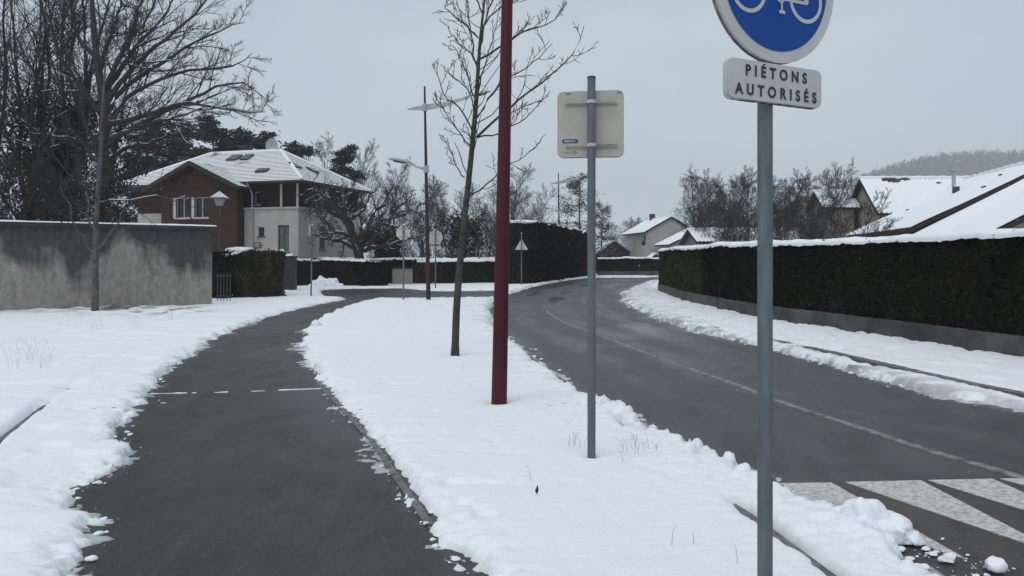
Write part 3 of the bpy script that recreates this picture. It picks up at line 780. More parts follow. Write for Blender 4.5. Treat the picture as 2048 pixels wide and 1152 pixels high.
# local x runs along the wall to the left, local +y is the side facing the camera? checked by sign below
cam_side = 1.0 if (-wdir[1]) * (0 - wa[0]) + wdir[0] * (0 - wa[1]) > 0 else -1.0
b = MB()
xs = np.linspace(0, wlen, 41); zs = np.linspace(-0.2, 2.5, 10)
Xw, Zw = np.meshgrid(xs, zs)
Yw = cam_side * (0.012 * fbm(Xw / 1.1, Zw / 0.8, 5, 3))
vs = np.stack([Xw.ravel(), Yw.ravel(), Zw.ravel()], 1)
id_ = np.arange(Xw.size).reshape(Xw.shape)
fs = np.stack([id_[:-1, :-1], id_[:-1, 1:], id_[1:, 1:], id_[1:, :-1]], -1).reshape(-1, 4)
b.add(vs, [tuple(q) for q in fs])
yb = -cam_side * 0.28
b.add([(0, 0, -0.2), (0, yb, -0.2), (0, yb, 2.5), (0, 0, 2.5), (wlen, 0, -0.2), (wlen, yb, -0.2), (wlen, yb, 2.5), (wlen, 0, 2.5)], [(0, 1, 2, 3), (4, 7, 6, 5), (1, 5, 6, 2)])
b.build('wall_face', M['concrete'], wall)
b = MB(); y0, y1 = sorted((cam_side * 0.14, -cam_side * 0.42)); b.box((-0.09, y0, 2.5), (wlen, y1, 2.60)); b.build('coping', M['coping'], wall)
xs = np.linspace(-0.10, wlen, 220); sec = [(-0.02, 0.0), (0.0, 0.6), (0.12, 1.0), (0.5, 1.08), (0.88, 1.0), (1.0, 0.6), (1.02, 0.0)]
vs = []; 
for x in xs:
    th = 0.040 + 0.022 * fbm(np.array([x / 0.5]), np.array([1.3]), 15, 3)[0]
    for (q, h) in sec: vs.append((x, y0 + (y1 - y0) * q, 2.601 + h * th))
k = len(sec)
fs = [(i*k+j, (i+1)*k+j, (i+1)*k+j+1, i*k+j+1) for i in range(len(xs)-1) for j in range(k-1)]
o = mesh_np('coping_snow', vs, fs, M['snow_plain'], wall, True)
if o.data.polygons[3].normal.z < 0: o.data.flip_normals()

# ------------------------------------------------------------------ hedges
def hedge(name, line, thick, z0, z1, density, size, leafmat, label, snow_t=0.09, ragged=0.05, top_wave=0.04, side=1, parts=None, wall_h=0.0, seed=1, overhang=0.06, group=None, snow_cover=1.0, z1b=None):
    """clipped hedge: line is the foot of the face that is seen; side=+1 when the hedge body lies to the right of the line"""
    rng = np.random.default_rng(seed)
    root = tag(empty(name, (line[0][0], line[0][1], 0)), label, 'hedge', group)
    org = np.array([line[0][0], line[0][1], 0])
    p = smooth_line(line, 0.16); t, nr = ribbon_frame(p); nr = nr * side
    s = np.concatenate([[0], np.cumsum(np.linalg.norm(np.diff(p, axis=0), axis=1))]); Ltot = s[-1]
    zt = np.linspace(z1, z1 if z1b is None else z1b, len(p)) + top_wave * fbm(s / 1.3, s * 0 + seed, seed, 3)
    # core
    ins = 0.07
    prof = []
    for i in range(len(p)):
        f = p[i] + nr[i] * ins; bk = p[i] + nr[i] * (thick - ins)
        prof += [(*f, z0 + wall_h), (*(f + nr[i]*0.02), (z0 + zt[i]) / 2), (*(f + nr[i]*0.03), zt[i] - 0.05), (*(bk - nr[i]*0.03), zt[i] - 0.05), (*bk, z0)]
    k = 5; n = len(p)
    fs = [(i*k+j, (i+1)*k+j, (i+1)*k+j+1, i*k+j+1) for i in range(n-1) for j in range(k-1)]
    b = MB(); b.add(np.array(prof) - org, fs); b.add(np.array(prof[:k]) - org, [tuple(range(k))]); b.add(np.array(prof[-k:]) - org, [tuple(range(k))])
    b.build('branches', M['hedge_core'], root)
    # leaves on the front, the top and both ends
    def put(uu, off2, zz, outn, m, nm, sz):
        cnt = len(uu)
        base = np.stack([np.interp(uu, s, p[:, 0]), np.interp(uu, s, p[:, 1])], 1); nn = np.stack([np.interp(uu, s, nr[:, 0]), np.interp(uu, s, nr[:, 1])], 1)
        bulge = ragged * fbm(uu / 0.7, zz / 0.5, seed + 7, 3) + 0.5 * ragged * fbm(uu / 0.2, zz / 0.2, seed + 17, 2)
        c = np.concatenate([base + nn * (off2 + bulge)[:, None], zz[:, None]], 1)
        c = c + rng.normal(0, 0.025, c.shape)
        u = norm(rng.normal(0, 1, (cnt, 3)) + np.array([0, 0, 0.7])); w = norm(np.cross(u, np.concatenate([nn, np.zeros((cnt, 1))], 1) + rng.normal(0, 0.55, (cnt, 3))))
        sc_ = sz * rng.uniform(0.55, 1.5, (cnt, 1))
        v = np.stack([c - u*sc_, c - w*sc_*0.5, c + u*sc_, c + w*sc_*0.5], 1).reshape(-1, 3) - org
        mesh_np(nm, v, np.arange(cnt*4).reshape(-1, 4), M[m], root)
    segs = parts or [(0, Ltot, leafmat)]
    for (a, e, m) in segs:
        a, e = max(0, a - (0.35 if parts and a > 0 else 0)), min(Ltot, e)
        nf = int((e - a) * (z1 - z0 - wall_h) * density); nt_ = int((e - a) * thick * density * 0.35)
        uu = rng.uniform(a, e, nf); zz = z0 + wall_h + (np.interp(uu, s, zt) - z0 - wall_h) * rng.random(nf)
        off = rng.uniform(-0.01, 0.06, nf)
        u2 = rng.uniform(a, e, nt_); o2 = rng.uniform(0, thick, nt_); z2 = np.interp(u2, s, zt) + rng.normal(0, 0.02, nt_)
        ends = []
        U, O, Zz = np.concatenate([uu, u2]), np.concatenate([off, o2]), np.concatenate([zz, z2])
        for (q, on) in ((a, a == 0), (e, e == Ltot)):
            if on:
                ne = int(thick * (z1 - z0) * density)
                U = np.concatenate([U, np.full(ne, q) + rng.normal(0, 0.02, ne)]); O = np.concatenate([O, rng.uniform(0, thick, ne)]); Zz = np.concatenate([Zz, rng.uniform(z0 + wall_h, z1, ne)])
        put(U, O, Zz, None, m, 'foliage', size)
    # snow lying on top
    if snow_t:
        m_ = max(8, int(Ltot / 0.09)); u = np.linspace(-0.05, Ltot + 0.05, m_)
        bx = np.stack([np.interp(u, s, p[:, 0]), np.interp(u, s, p[:, 1])], 1); nx_ = np.stack([np.interp(u, s, nr[:, 0]), np.interp(u, s, nr[:, 1])], 1)
        tp = np.interp(u, s, zt)
        q = np.array([-overhang, -overhang*1.1, -overhang*0.6, 0.08, 0.30*thick, 0.7*thick, thick - 0.08, thick + overhang*0.6, thick + overhang])
        hh = np.array([-0.35, 0.15, 0.62, 0.93, 1.05, 1.05, 0.93, 0.5, -0.25])
        k = len(q); vs = []
        for i in range(m_):
            f1 = fbm(np.array([u[i] / 0.5] * k), q * 2.2 + 3, seed + 31, 3); f2 = fbm(np.array([u[i] / 0.13] * k), q * 5 + 9, seed + 41, 2)
            cover = 1.0 if snow_cover >= 1 else float(sm(np.array([fbm(np.array([u[i] / 0.6]), np.array([2.2]), seed + 51, 3)[0]]), 0.35 - snow_cover, 0.55 - snow_cover)[0])
            th = snow_t * (1 + 0.45 * f1 + 0.25 * f2) * cover - (1 - cover) * 0.09
            edge = 0.03 * f2 + 0.025 * f1
            for j in range(k):
                e_ = edge[j] if j < 3 or j > 5 else 0
                vs.append((*(bx[i] + nx_[i] * (q[j] + e_)), tp[i] + 0.02 + hh[j] * th[j] + (0.05 * f2[j] if j == 0 else 0)))
        fs = [(i*k+j, (i+1)*k+j, (i+1)*k+j+1, i*k+j+1) for i in range(m_-1) for j in range(k-1)]
        o = mesh_np('hedge_snow', np.array(vs) - org, fs, M['snow_plain'], root, True)
        if o.data.polygons[4].normal.z < 0: o.data.flip_normals()
    return root, p, nr

HR = [(9.6, 4.5), (8.55, 8.5)] + [G(*q) for q in [(2048,722),(1880,694),(1700,666),(1540,641),(1430,618),(1368,602),(1337,590)]] + [(7.15, 38.6), (8.3, 40.6)]
pHR = smooth_line(HR, 0.16); sHR = np.concatenate([[0], np.cumsum(np.linalg.norm(np.diff(pHR, axis=0), axis=1))])
i_g = int(np.argmin(np.abs(pHR[:, 1] - 26.5))); sg = sHR[i_g]
hr, pr_, nr_ = hedge('tall_hedge', HR, 0.9, 0.0, 1.90, 1050, 0.034, 'hedge_dark', 'tall clipped dark hedge with thick snow cap curving along the pavement, one end bright green', 0.10, 0.085, 0.06, 1,
                     [(0, sg, 'hedge_dark'), (sg, 999, 'hedge_green')], 0.36, 3, 0.07)
# low retaining wall under it
rw = tag(empty('retaining_wall', (HR[0][0], HR[0][1], 0)), 'low grey concrete retaining wall under the tall dark hedge', 'wall')
org = np.array([HR[0][0], HR[0][1], 0])
step = 16
for i in range(0, len(pHR) - 1, step):
    seg = pHR[i:min(i + step + 1, len(pHR))]; nn = nr_[i:min(i + step + 1, len(pHR))]
    cross = [(-0.10, -0.1), (-0.10, 0.36), (-0.085, 0.375), (0.06, 0.375), (0.06, -0.1)]
    vs = [(*(a + q * c), h) for a, c in zip(seg, nn) for (q, h) in cross]
    if len(seg) < 2: continue
    k = len(cross); fs = [(a*k+j, (a+1)*k+j, (a+1)*k+(j+1) % k, a*k+(j+1) % k) for a in range(len(seg)-1) for j in range(k)]
    vs = np.array(vs)
    tt = (seg[1] - seg[0]) / np.linalg.norm(seg[1] - seg[0]); vs[:k, :2] += tt * 0.008
    b = MB(); b.add(vs - org, fs); b.add(vs[:k] - org, [tuple(range(k))]); b.add(vs[-k:] - org, [tuple(range(k))])
    b.build('wall_panel', M['concrete_dark'], rw)

hedge('clipped_hedge', [G(442, 601), G(532, 597), (-9.1, 32.0)], 1.3, 0, 1.80, 900, 0.055, 'hedge_brown', 'squarish brown and green hedge with patchy snow beside the concrete wall', 0.09, 0.22, 0.18, -1, [(0, 0.9, 'hedge_dark'), (0.9, 99, 'hedge_brown')], 0, 21, 0.0, None, 0.42)
hedge('garden_hedge', [(-13.0, 44.0), (-9.6, 43.6), (-7.0, 43.2)], 0.9, 0, 1.42, 520, 0.06, 'hedge_dark', 'low dark garden hedge behind the snow heap, under the gnarled tree', 0.09, 0.10, 0.10, -1, [(0, 3.0, 'hedge_dark'), (3.0, 5.0, 'hedge_purple'), (5.0, 99, 'hedge_dark')], 0, 23, 0.03, None, 0.55)
hedge('rear_hedge', [(-16.5, 46.2), (-8.0, 47.5), (0.5, 49.5)], 0.8, 0, 1.50, 380, 0.07, 'hedge_dark', 'thin straight hedge with snow line in front of the cream house', 0.09, 0.06, 0.06, -1, None, 0, 25, 0.03, None, 0.9)
hedge('street_hedge', [(-5.6, 47.0), (-2.5, 48.3), (-0.5, 49.0)], 0.9, 0, 1.36, 480, 0.06, 'hedge_dark', 'low snow topped hedge behind the maroon lamp posts at the junction', 0.12, 0.07, 0.06, -1, [(0, 1.6, 'hedge_brown'), (1.6, 99, 'hedge_dark')], 0, 27, 0.05, None, 0.92)
hedge('high_hedge', [(-0.6, 47.0), (0.9, 46.6), (2.2, 50.5), (4.0, 58.0), (6.7, 70.0), (7.2, 74)], 2.0, 0, 3.75, 430, 0.07, 'hedge_purple', 'very tall dark brown hedge on the inside of the bend', 0.08, 0.14, 0.16, -1, None, 0, 29, 0.02, None, 0.45)
hedge('far_hedge', [(7.6, 71.0), (13.0, 70.5), (22.0, 70.0)], 1.0, 0, 1.55, 300, 0.09, 'hedge_dark', 'far low hedge with snow on top across the end of the road', 0.10, 0.12, 0.06, -1, None, 0.45, 31, 0.05)
fw = tag(empty('far_wall', (7.5, 70.9, 0)), 'low concrete wall at the foot of the far hedge across the road end', 'wall')
for i in range(7):
    a, c = np.array([7.6, 70.9]), np.array([22.0, 69.9]); p0, p1 = a + (c - a) * i / 7, a + (c - a) * (i + 1) / 7
    MB().slab([(p0[0] - 7.49, p0[1] - 71.1, -0.1), (p1[0] - 7.51, p1[1] - 71.1, -0.1), (p1[0] - 7.51, p1[1] - 70.85, -0.1), (p0[0] - 7.49, p0[1] - 70.85, -0.1)], (0, 0, 0.55)).build('wall_panel', M['concrete_dark'], fw)

# small cream wall beyond the junction
b = tag(empty('garden_wall', (-6.6, 46.5, 0)), 'short pale rendered wall between the two low hedges at the junction', 'wall')
MB().box((-0.35, 0, -0.1), (0.8, 0.25, 0.95)).build('wall_face', M['beige'], b)
MB().box((-0.38, -0.03, 0.95), (0.83, 0.28, 1.03)).build('coping', M['concrete_dark'], b)

# ------------------------------------------------------------------ wall and window helpers for houses
def wall_sheet(b, x0, x1, z0, z1, y, holes, depth=0.16):
    """wall in the local xz plane at y facing -y, with rectangular openings and their reveals"""
    xs = sorted({x0, x1, *[h[0] for h in holes], *[h[1] for h in holes]}); zs = sorted({z0, z1, *[h[2] for h in holes], *[h[3] for h in holes]})
    for i in range(len(xs)-1):
        for j in range(len(zs)-1):
            cx, cz = (xs[i]+xs[i+1])/2, (zs[j]+zs[j+1])/2
            if any(h[0] < cx < h[1] and h[2] < cz < h[3] for h in holes): continue
            b.quad((xs[i], y, zs[j]), (xs[i+1], y, zs[j]), (xs[i+1], y, zs[j+1]), (xs[i], y, zs[j+1]))
    for (a, c, e, f) in holes:
        yy = y + depth
        b.quad((a, y, e), (a, yy, e), (a, yy, f), (a, y, f)); b.quad((c, y, e), (c, y, f), (c, yy, f), (c, yy, e))
        b.quad((a, y, f), (a, yy, f), (c, yy, f), (c, y, f)); b.quad((a, y, e), (c, y, e), (c, yy, e), (a, yy, e))
def window(parent, x0, x1, z0, z1, y, frame='white_paint', pane='glass', bars=1, sill=True, fr=0.06):
    w = MB(); w.box((x0, y+0.10, z0), (x0+fr, y+0.158, z1)); w.box((x1-fr, y+0.10, z0), (x1, y+0.158, z1)); w.box((x0+fr, y+0.10, z1-fr), (x1-fr, y+0.158, z1)); w.box((x0+fr, y+0.10, z0), (x1-fr, y+0.158, z0+fr))
    for k in range(bars):
        xm = x0 + (x1 - x0) * (k + 1) / (bars + 1); w.box((xm-0.025, y+0.105, z0+fr), (xm+0.025, y+0.155, z1-fr))
    o = w.build('window', M[frame], parent)
    MB().quad((x0+0.01, y+0.13, z0+0.01), (x1-0.01, y+0.13, z0+0.01), (x1-0.01, y+0.13, z1-0.01), (x0+0.01, y+0.13, z1-0.01)).build('pane', M[pane], o)
    if sill: MB().box((x0-0.06, y-0.07, z0-0.07), (x1+0.06, y+0.10, z0-0.004)).build('sill', M['concrete' if frame != 'white_paint' else 'white_paint'], o)
    return o
def courses(b, A, B, C, D, n, lift=0.045):
    """stepped roof courses between eave A-B and top D-C; material 0 = tops, 1 = exposed tile edges"""
    A, B, C, D = (np.array(q, float) for q in (A, B, C, D)); up = np.array([0, 0, lift])
    for k in range(n):
        t0, t1 = k / n, (k + 1) / n
        p0, p1, q0, q1 = A + (D-A)*t0, A + (D-A)*t1, B + (C-B)*t0, B + (C-B)*t1
        b.mat(0); b.quad(p0 + up, q0 + up, q1, p1)
        b.mat(1); b.quad(p0 - up*0.1, q0 - up*0.1, q0 + up, p0 + up)
def wavy(b, A, B, C, D, period=0.22, amp=0.045, rows=10, thick=0.12):
    """pantiled slope, eave A-B, top D-C, with a closed lower edge"""
    A, B, C, D = (np.array(q, float) for q in (A, B, C, D))
    L = np.linalg.norm(B - A); n = max(4, int(L / period * 4)); nrm = np.cross(B - A, D - A); nrm /= np.linalg.norm(nrm)
    if nrm[2] < 0: nrm = -nrm
    vs = []
    for j in range(rows + 1):
        v = j / rows
        for i in range(n + 1):
            u = i / n
            p = (A + (B-A)*u) * (1-v) + (D + (C-D)*u) * v
            ph = 0.5 + 0.5 * math.cos(2*math.pi*u*L/period)
            vs.append(p + nrm * (0.03 + amp * ph + 0.02 * vnoise(np.array([u*L*1.3]), np.array([v*7.0]), 77)[0]))
    k = n + 1
    b.add(vs, [(j*k+i, j*k+i+1, (j+1)*k+i+1, (j+1)*k+i) for j in range(rows) for i in range(n)])
    m0 = b.cur; b.mat(1)
    b.slab([A, B, C, D], -nrm * thick); b.mat(m0)

# ------------------------------------------------------------------ timber and cream house
HC = (-11.8, 45.0)
house = tag(empty('hip_roofed_house', (HC[0], HC[1], 0), math.atan2(-0.296, 0.955)), 'big house with snowy hip roof, red brown timber gable and cream ground floor', 'house')
EZ, RZ = 5.98, 8.32
b = MB()
wins_c = [(-3.25, -2.85, 2.85, 3.38), (-1.95, -1.2, 1.98, 3.48), (-1.9, -1.25, 1.25, 1.55)]
wall_sheet(b, -4.2, -0.6, -0.1, 4.42, 0.55, wins_c)
b.quad((-4.2, 0.55, -0.1), (-4.2, 0.55, 4.42), (-4.2, 2.0, 4.42), (-4.2, 2.0, -0.1))
b.quad((-4.2, 0.55, 4.42), (-0.6, 0.55, 4.42), (-0.6, 1.8, 4.42), (-4.2, 1.8, 4.42))
b.build('wall', M['cream'], house)
side = empty('side_wall', (-0.6, 0.55, 0)); side.parent = house; side.rotation_euler = (0, 0, math.pi/2)   # local x runs back along the gable end
b = MB(); wins_s = [(2.3, 3.0, 2.05, 3.5), (2.3, 3.1, 1.3, 1.6)]
wall_sheet(b, 0.0, 7.2, -0.1, 4.42, 0.0, wins_s); b.build('wall', M['cream'], side)
for (x0, x1, z0, z1) in wins_s: window(side, x0, x1, z0, z1, 0.0, 'concrete', 'curtain' if z1 > 2 else 'glass', 1 if z1 > 2 else 0)
for i, (x0, x1, z0, z1) in enumerate(wins_c): window(house, x0, x1, z0, z1, 0.55, 'concrete', 'curtain' if i == 1 else 'glass', 1 if i == 1 else 0)
MB().box((-4.22, 0.45, 4.42), (-0.52, 0.72, 4.52)).box((-0.78, 0.721, 4.42), (-0.50, 7.8, 4.52)).build('parapet_cap', M['cream'], house)
b = MB(); wall_sheet(b, -4.2, -1.1, 4.42, 6.0, 1.15, [(-3.95, -3.55, 4.75, 5.5)]); b.quad((-1.1, 1.15, 4.42), (-1.1, 7.7, 4.42), (-1.1, 7.7, 6.0), (-1.1, 1.15, 6.0)); b.quad((-4.195, 0.7, 4.42), (-4.195, 0.7, 6.0), (-4.195, 1.15, 6.0), (-4.195, 1.15, 4.42)); b.build('loggia_wall', M['timber'], house)
window(house, -3.95, -3.55, 4.75, 5.5, 1.15, 'white_paint', 'glass', 0)
for (x, y) in [(-1.75, 0.6), (-0.68, 0.6), (-0.68, 3.2), (-0.68, 5.8)]:
    MB().box((x-0.05, y-0.05, 4.52), (x+0.05, y+0.05, 6.0)).build('post', M['white_paint'], house)
# timber gable wing
b = MB(); wins_g = [(-8.45, -7.45, 3.95, 5.15), (-7.15, -6.15, 3.95, 5.15)]
wall_sheet(b, -9.5, -4.2, -0.1, 5.7, -0.12, wins_g)
b.add([(-9.5, -0.12, 5.7), (-4.2, -0.12, 5.7), (-6.95, -0.12, 6.95)], [(0, 1, 2)])
b.quad((-9.5, -0.12, -0.1), (-9.5, -0.12, 5.7), (-9.5, 2.5, 5.7), (-9.5, 2.5, -0.1)); b.quad((-4.204, -0.12, -0.1), (-4.204, 0.55, -0.1), (-4.204, 0.55, 5.7), (-4.204, -0.12, 5.7))
b.build('gable_wall', M['timber'], house)
for (x0, x1, z0, z1) in wins_g:
    w = window(house, x0, x1, z0, z1, -0.12, 'white_paint', 'glass', 1, True, 0.05)
    MB().box((x0-0.16, -0.17, z0), (x0+0.02, -0.122, z1)).build('shutter', M['white_paint'], w)
b = MB(); wall_sheet(b, -12.6, -9.5, -0.1, 4.35, 1.4, []); b.build('side_block', M['cream'], house)
b = MB(); wall_sheet(b, -12.6, -9.5, 4.35, 6.0, 1.45, []); b.quad((-12.6, 1.45, -0.1), (-12.6, 1.45, 6), (-12.6, 7.6, 6), (-12.6, 7.6, -0.1)); b.quad((-12.6, 7.6, -0.1), (-12.6, 7.6, 6), (-0.6, 7.6, 6), (-0.6, 7.6, -0.1)); b.build('upper_wall', M['timber'], house)
# roof
b = MB()
E = [(-13.0, 0, EZ), (0, 0, EZ), (0, 8.6, EZ), (-13.0, 8.6, EZ)]; R1_, R2_ = (-4.2, 4.3, RZ), (-9.4, 4.3, RZ)
courses(b, E[0], E[1], R1_, R2_, 22, 0.026); courses(b, E[1], E[2], R1_, R1_, 22, 0.026); courses(b, E[2], E[3], R2_, R1_, 22, 0.026); courses(b, E[3], E[0], R2_, R2_, 22, 0.026)
rf = b.build('roof', [M['roof_snow'], M['tile']], house)
b = MB(); b.quad(*[(x*1.0, y, EZ - 0.12) for x, y, _ in E]); 
for i in range(4):
    p, q = E[i], E[(i+1) % 4]; b.quad((p[0], p[1], EZ-0.12), (q[0], q[1], EZ-0.12), (q[0], q[1], EZ), (p[0], p[1], EZ))
b.build('soffit', M['timber_dark'], rf)
b = MB(); b.tube([(-13.05, -0.06, EZ-0.03), (-10.2, -0.06, EZ-0.03)], 0.06, 6); b.build('gutter', M['metal_dark'], rf); b = MB(); b.tube([(-3.5, -0.06, EZ-0.03), (0.06, -0.06, EZ-0.03), (0.06, 8.6, EZ-0.03)], 0.06, 6); b.build('gutter', M['metal_dark'], rf)
for (p, q) in [((0, 0, EZ), R1_), ((0, 8.6, EZ), R1_), (R1_, R2_), (R2_, (-13.0, 0, EZ))]:
    m_ = [np.array(p) + (np.array(q) - np.array(p)) * t + np.array([0, 0, 0.05]) for t in np.linspace(0, 1, 14)]
    MB().tube(m_, 0.10, 6).build('ridge_cap', M['roof_snow'], rf)
b = MB(); pk = -6.95; py_ = -0.85
courses(b, (-10.3, py_, 5.66), (-10.3, 3.2, 5.9), (pk, 3.6, 7.22), (pk, py_, 7.22), 14, 0.026); courses(b, (-3.55, 0.9, 5.70), (-3.55, py_, 5.66), (pk, py_, 7.22), (pk, 3.2, 7.22), 14, 0.026)
wr = b.build('gable_roof', [M['roof_snow'], M['tile']], house)
b = MB()
for (xa, za, xb, zb) in [(-10.35, 5.60, pk, 7.18), (pk, 7.18, -3.5, 5.60)]:
    b.slab([(xa, py_-0.03, za-0.20), (xb, py_-0.03, zb-0.20), (xb, py_-0.03, zb), (xa, py_-0.03, za)], (0, 0.06, 0))
    b.slab([(xa, py_+0.031, za-0.10), (xb, py_+0.031, zb-0.10), (xb, py_+0.031, zb-0.03), (xa, py_+0.031, za-0.03)], (0, 0.95, 0))
b.build('barge_board', M['timber_dark'], wr)
# roof lights, chimney, dish, downpipe, plate
sl = (RZ - EZ) / 4.3
def on_front(x, y): return (x, y, EZ + y * sl)
for (x, y, w, h) in [(-7.35, 3.05, 0.75, 0.7), (-6.35, 3.05, 0.6, 0.7), (-3.9, 1.15, 0.75, 0.4)]:
    q = [on_front(x, y), on_front(x+w, y), on_front(x+w, y+h), on_front(x, y+h)]; MB().slab([(a, c, d+0.04) for a, c, d in q], (0, -0.04, 0.08)).build('roof_window', M['glass'], rf)
for (y, dd, h) in [(2.0, 1.7, 0.7), (3.6, 1.5, 0.7)]:
    slx = (RZ - EZ) / 4.2; q = [(-dd, y, EZ+dd*slx), (-dd, y+h, EZ+dd*slx), (-dd-0.5, y+h, EZ+(dd+0.5)*slx), (-dd-0.5, y, EZ+(dd+0.5)*slx)]; MB().slab([(a, c, d+0.04) for a, c, d in q], (0.04, 0, 0.08)).build('roof_window', M['glass'], rf)
MB().box((-7.9, 5.2, 7.3), (-7.3, 5.8, 8.85)).box((-7.98, 5.12, 8.851), (-7.22, 5.88, 8.95)).build('chimney', M['tile'], rf)
b = MB(); c0 = np.array([-5.0, 4.6, 8.75]); rings = []
for j in range(6):
    rr_ = 0.45 * j / 5; zz_ = 0.12 * (j / 5)**2
    rings += [c0 + np.array([rr_*math.cos(a), -zz_, rr_*math.sin(a)]) for a in np.linspace(0, 2*math.pi, 16, endpoint=False)]
b.add(rings, [(j*16+i, j*16+(i+1) % 16, (j+1)*16+(i+1) % 16, (j+1)*16+i) for j in range(5) for i in range(16)]); b.tube([c0, (-5.0, 4.75, 8.2)], 0.025, 6)
b.build('satellite_dish', M['lamp_grey'], rf)
MB().tube([(-3.6, 0.46, 0), (-3.6, 0.46, 5.3), (-3.6, 0.0, 5.9)], 0.045, 8).build('downpipe', M['lamp_grey'], house)
pl = MB().box((-3.42, 0.40, 2.15), (-3.0, 0.43, 2.50)).build('sign_plate', M['green_plate'], house)
MB().box((-3.36, 0.392, 2.36), (-3.06, 0.3985, 2.41)).box((-3.36, 0.392, 2.25), (-3.12, 0.3985, 2.29)).build('print', M['white_paint'], pl)

# ------------------------------------------------------------------ pantiled houses on the right
def gable_block(name, label, loc, rz, x0, x1, y0, y1, ez, rzz, over=0.45, wallm='beige', period=0.24, left_wall=True, cat='house'):
    """block with ridge along local y; slopes fall to -x and +x"""
    root = tag(empty(name, loc, rz), label, cat)
    xm = (x0 + x1) / 2; pit = (rzz - ez) / (xm - x0)
    b = MB(); i0, i1 = x0 + over, x1 - over; wz = ez + over * pit - 0.12
    for y in (y0 + 0.3, y1 - 0.3): b.add([(i0, y, -0.1), (i1, y, -0.1), (i1, y, wz), (xm, y, rzz - 0.14), (i0, y, wz)], [(0, 1, 2, 3, 4)])
    for x in (i0, i1): b.quad((x, y0+0.3, -0.1), (x, y1-0.3, -0.1), (x, y1-0.3, wz), (x, y0+0.3, wz))
    b.build('wall', M[wallm], root)
    b = MB(); wavy(b, (x0, y1, ez), (x0, y0, ez), (xm, y0, rzz), (xm, y1, rzz), period); wavy(b, (x1, y0, ez), (x1, y1, ez), (xm, y1, rzz), (xm, y0, rzz), period)
    r = b.build('roof', [M['snow_plain'], M['timber_dark']], root, True)
    n_ = int((y1 - y0) / 0.33)
    b = MB(); pts = [(xm, y0 + (y1-y0)*i/n_, rzz + 0.05 + 0.025*(i % 2)) for i in range(n_+1)]; b.tube(pts, 0.10, 6); b.build('ridge_snow', M['snow_plain'], r, True)
    return root, r
h2, r2 = gable_block('pantiled_house', 'long low house with broad snow covered pantile roof and metal flue', (17.52, 32.6, 0), -0.188, -2.6, 7.8, -5.0, 5.0, 2.62, 5.18, 0.45, 'timber_dark')
b = MB(); b.tube([(1.85, 4.3, 4.6), (1.85, 4.3, 5.55)], 0.085, 10); b.box((1.69, 4.14, 5.551), (2.01, 4.46, 5.62)); b.build('flue', M['lamp_grey'], r2)
b = MB(); b.box((0.55, 0.3, 4.0), (0.77, 0.52, 4.52)); b.build('roof_vent', M['metal_dark'], r2)
def bare_patch(r, x0, ez, pit, x, y, w, l, seed):
    rq = random.Random(seed); pts = []
    for k in range(11):
        a = 2*math.pi*k/11; q = rq.uniform(0.55, 1.0); px, py = x + w*q*math.cos(a), y + l*q*math.sin(a); pts.append((px, py, ez + (px - x0)*pit + 0.125))
    MB().slab(pts, (0, 0, -0.05)).build('bare_tiles', M['tile'], r)
P2_ = (5.18 - 2.62) / 5.2
for q, (x, y, w, l) in enumerate([(-0.6, 2.6, 0.03, 0.22), (1.6, -1.5, 0.025, 0.25), (0.4, -3.2, 0.025, 0.3), (-1.6, 3.4, 0.03, 0.2)]): bare_patch(r2, -2.6, 2.62, P2_, x, y, w, l, q)
h3, r3 = gable_block('front_extension', 'nearer snow covered extension of the pantiled house with dark eaves', (16.3, 24.3, 0), -0.188, -3.0, 8.0, -4.0, 3.4, 2.26, 5.20)
h1, r1 = gable_block('steep_roofed_house', 'house behind with steep snowy roof and beige gable wall', (23.5, 46.0, 0), math.pi/2 - 0.04, -2.6, 2.6, -7.0, 3.5, 4.0, 6.15)
for q, (x, y, w, l) in enumerate([(-0.22, 1.75, 0.20, 0.62), (-0.45, -0.8, 0.05, 0.16), (-0.16, 1.0, 0.10, 0.35)]): bare_patch(r1, -2.6, 4.0, (6.15 - 4.0) / 2.6, x, y, w, l, 20 + q)
an, ar = gable_block('side_dormer', 'small snow covered side wing below the steep gable', (19.4, 48.0, 0), math.pi/2 - 0.04, -1.6, 1.6, -0.9, 1.3, 4.5, 5.55, 0.3)
lo, lr_ = gable_block('low_outbuilding', 'long low snow covered roof just showing above the tall hedge', (15.4, 53.0, 0), math.pi/2, -2.6, 2.6, -3.6, 3.8, 2.6, 3.45)
MB().box((-0.2, -3.0, 3.2), (0.2, -2.6, 3.85)).build('chimney', M['beige'], lr_)
fh, fr = gable_block('far_house', 'distant beige house with two stepped snowy gables at the end of the road', (15.4, 84.0, 0), 0.125, -2.85, 2.85, -4.2, 4.6, 4.15, 5.72, 0.45, 'far_render')
b = MB(); b.box((-0.25, 2.0, 5.3), (0.25, 2.5, 6.35)); b.build('chimney', M['tile'], fr)
b = MB(); wavy(b, (-1.9, -4.5, 2.85), (-1.9, -9.2, 2.85), (1.5, -9.2, 4.5), (1.5, -4.5, 4.5), 0.24); wavy(b, (3.3, -9.2, 3.6), (3.3, -4.5, 3.6), (1.5, -4.5, 4.5), (1.5, -9.2, 4.5), 0.24); b.build('porch_roof', [M['snow_plain'], M['timber_dark']], fh, True)
b = MB(); y = -8.9; b.add([(-1.4, y, -0.1), (2.9, y, -0.1), (2.9, y, 3.62), (1.5, y, 4.32), (-1.4, y, 2.95)], [(0, 1, 2, 3, 4)]); b.quad((-1.4, y, -0.1), (-1.4, y, 2.95), (-1.4, -3.9, 2.95), (-1.4, -3.9, -0.1)); b.build('porch_wall', M['far_render'], fh)
sw = empty('side_windows', (-2.85 + 0.45, 0, 0)); sw.parent = fh; sw.rotation_euler = (0, 0, -math.pi/2)
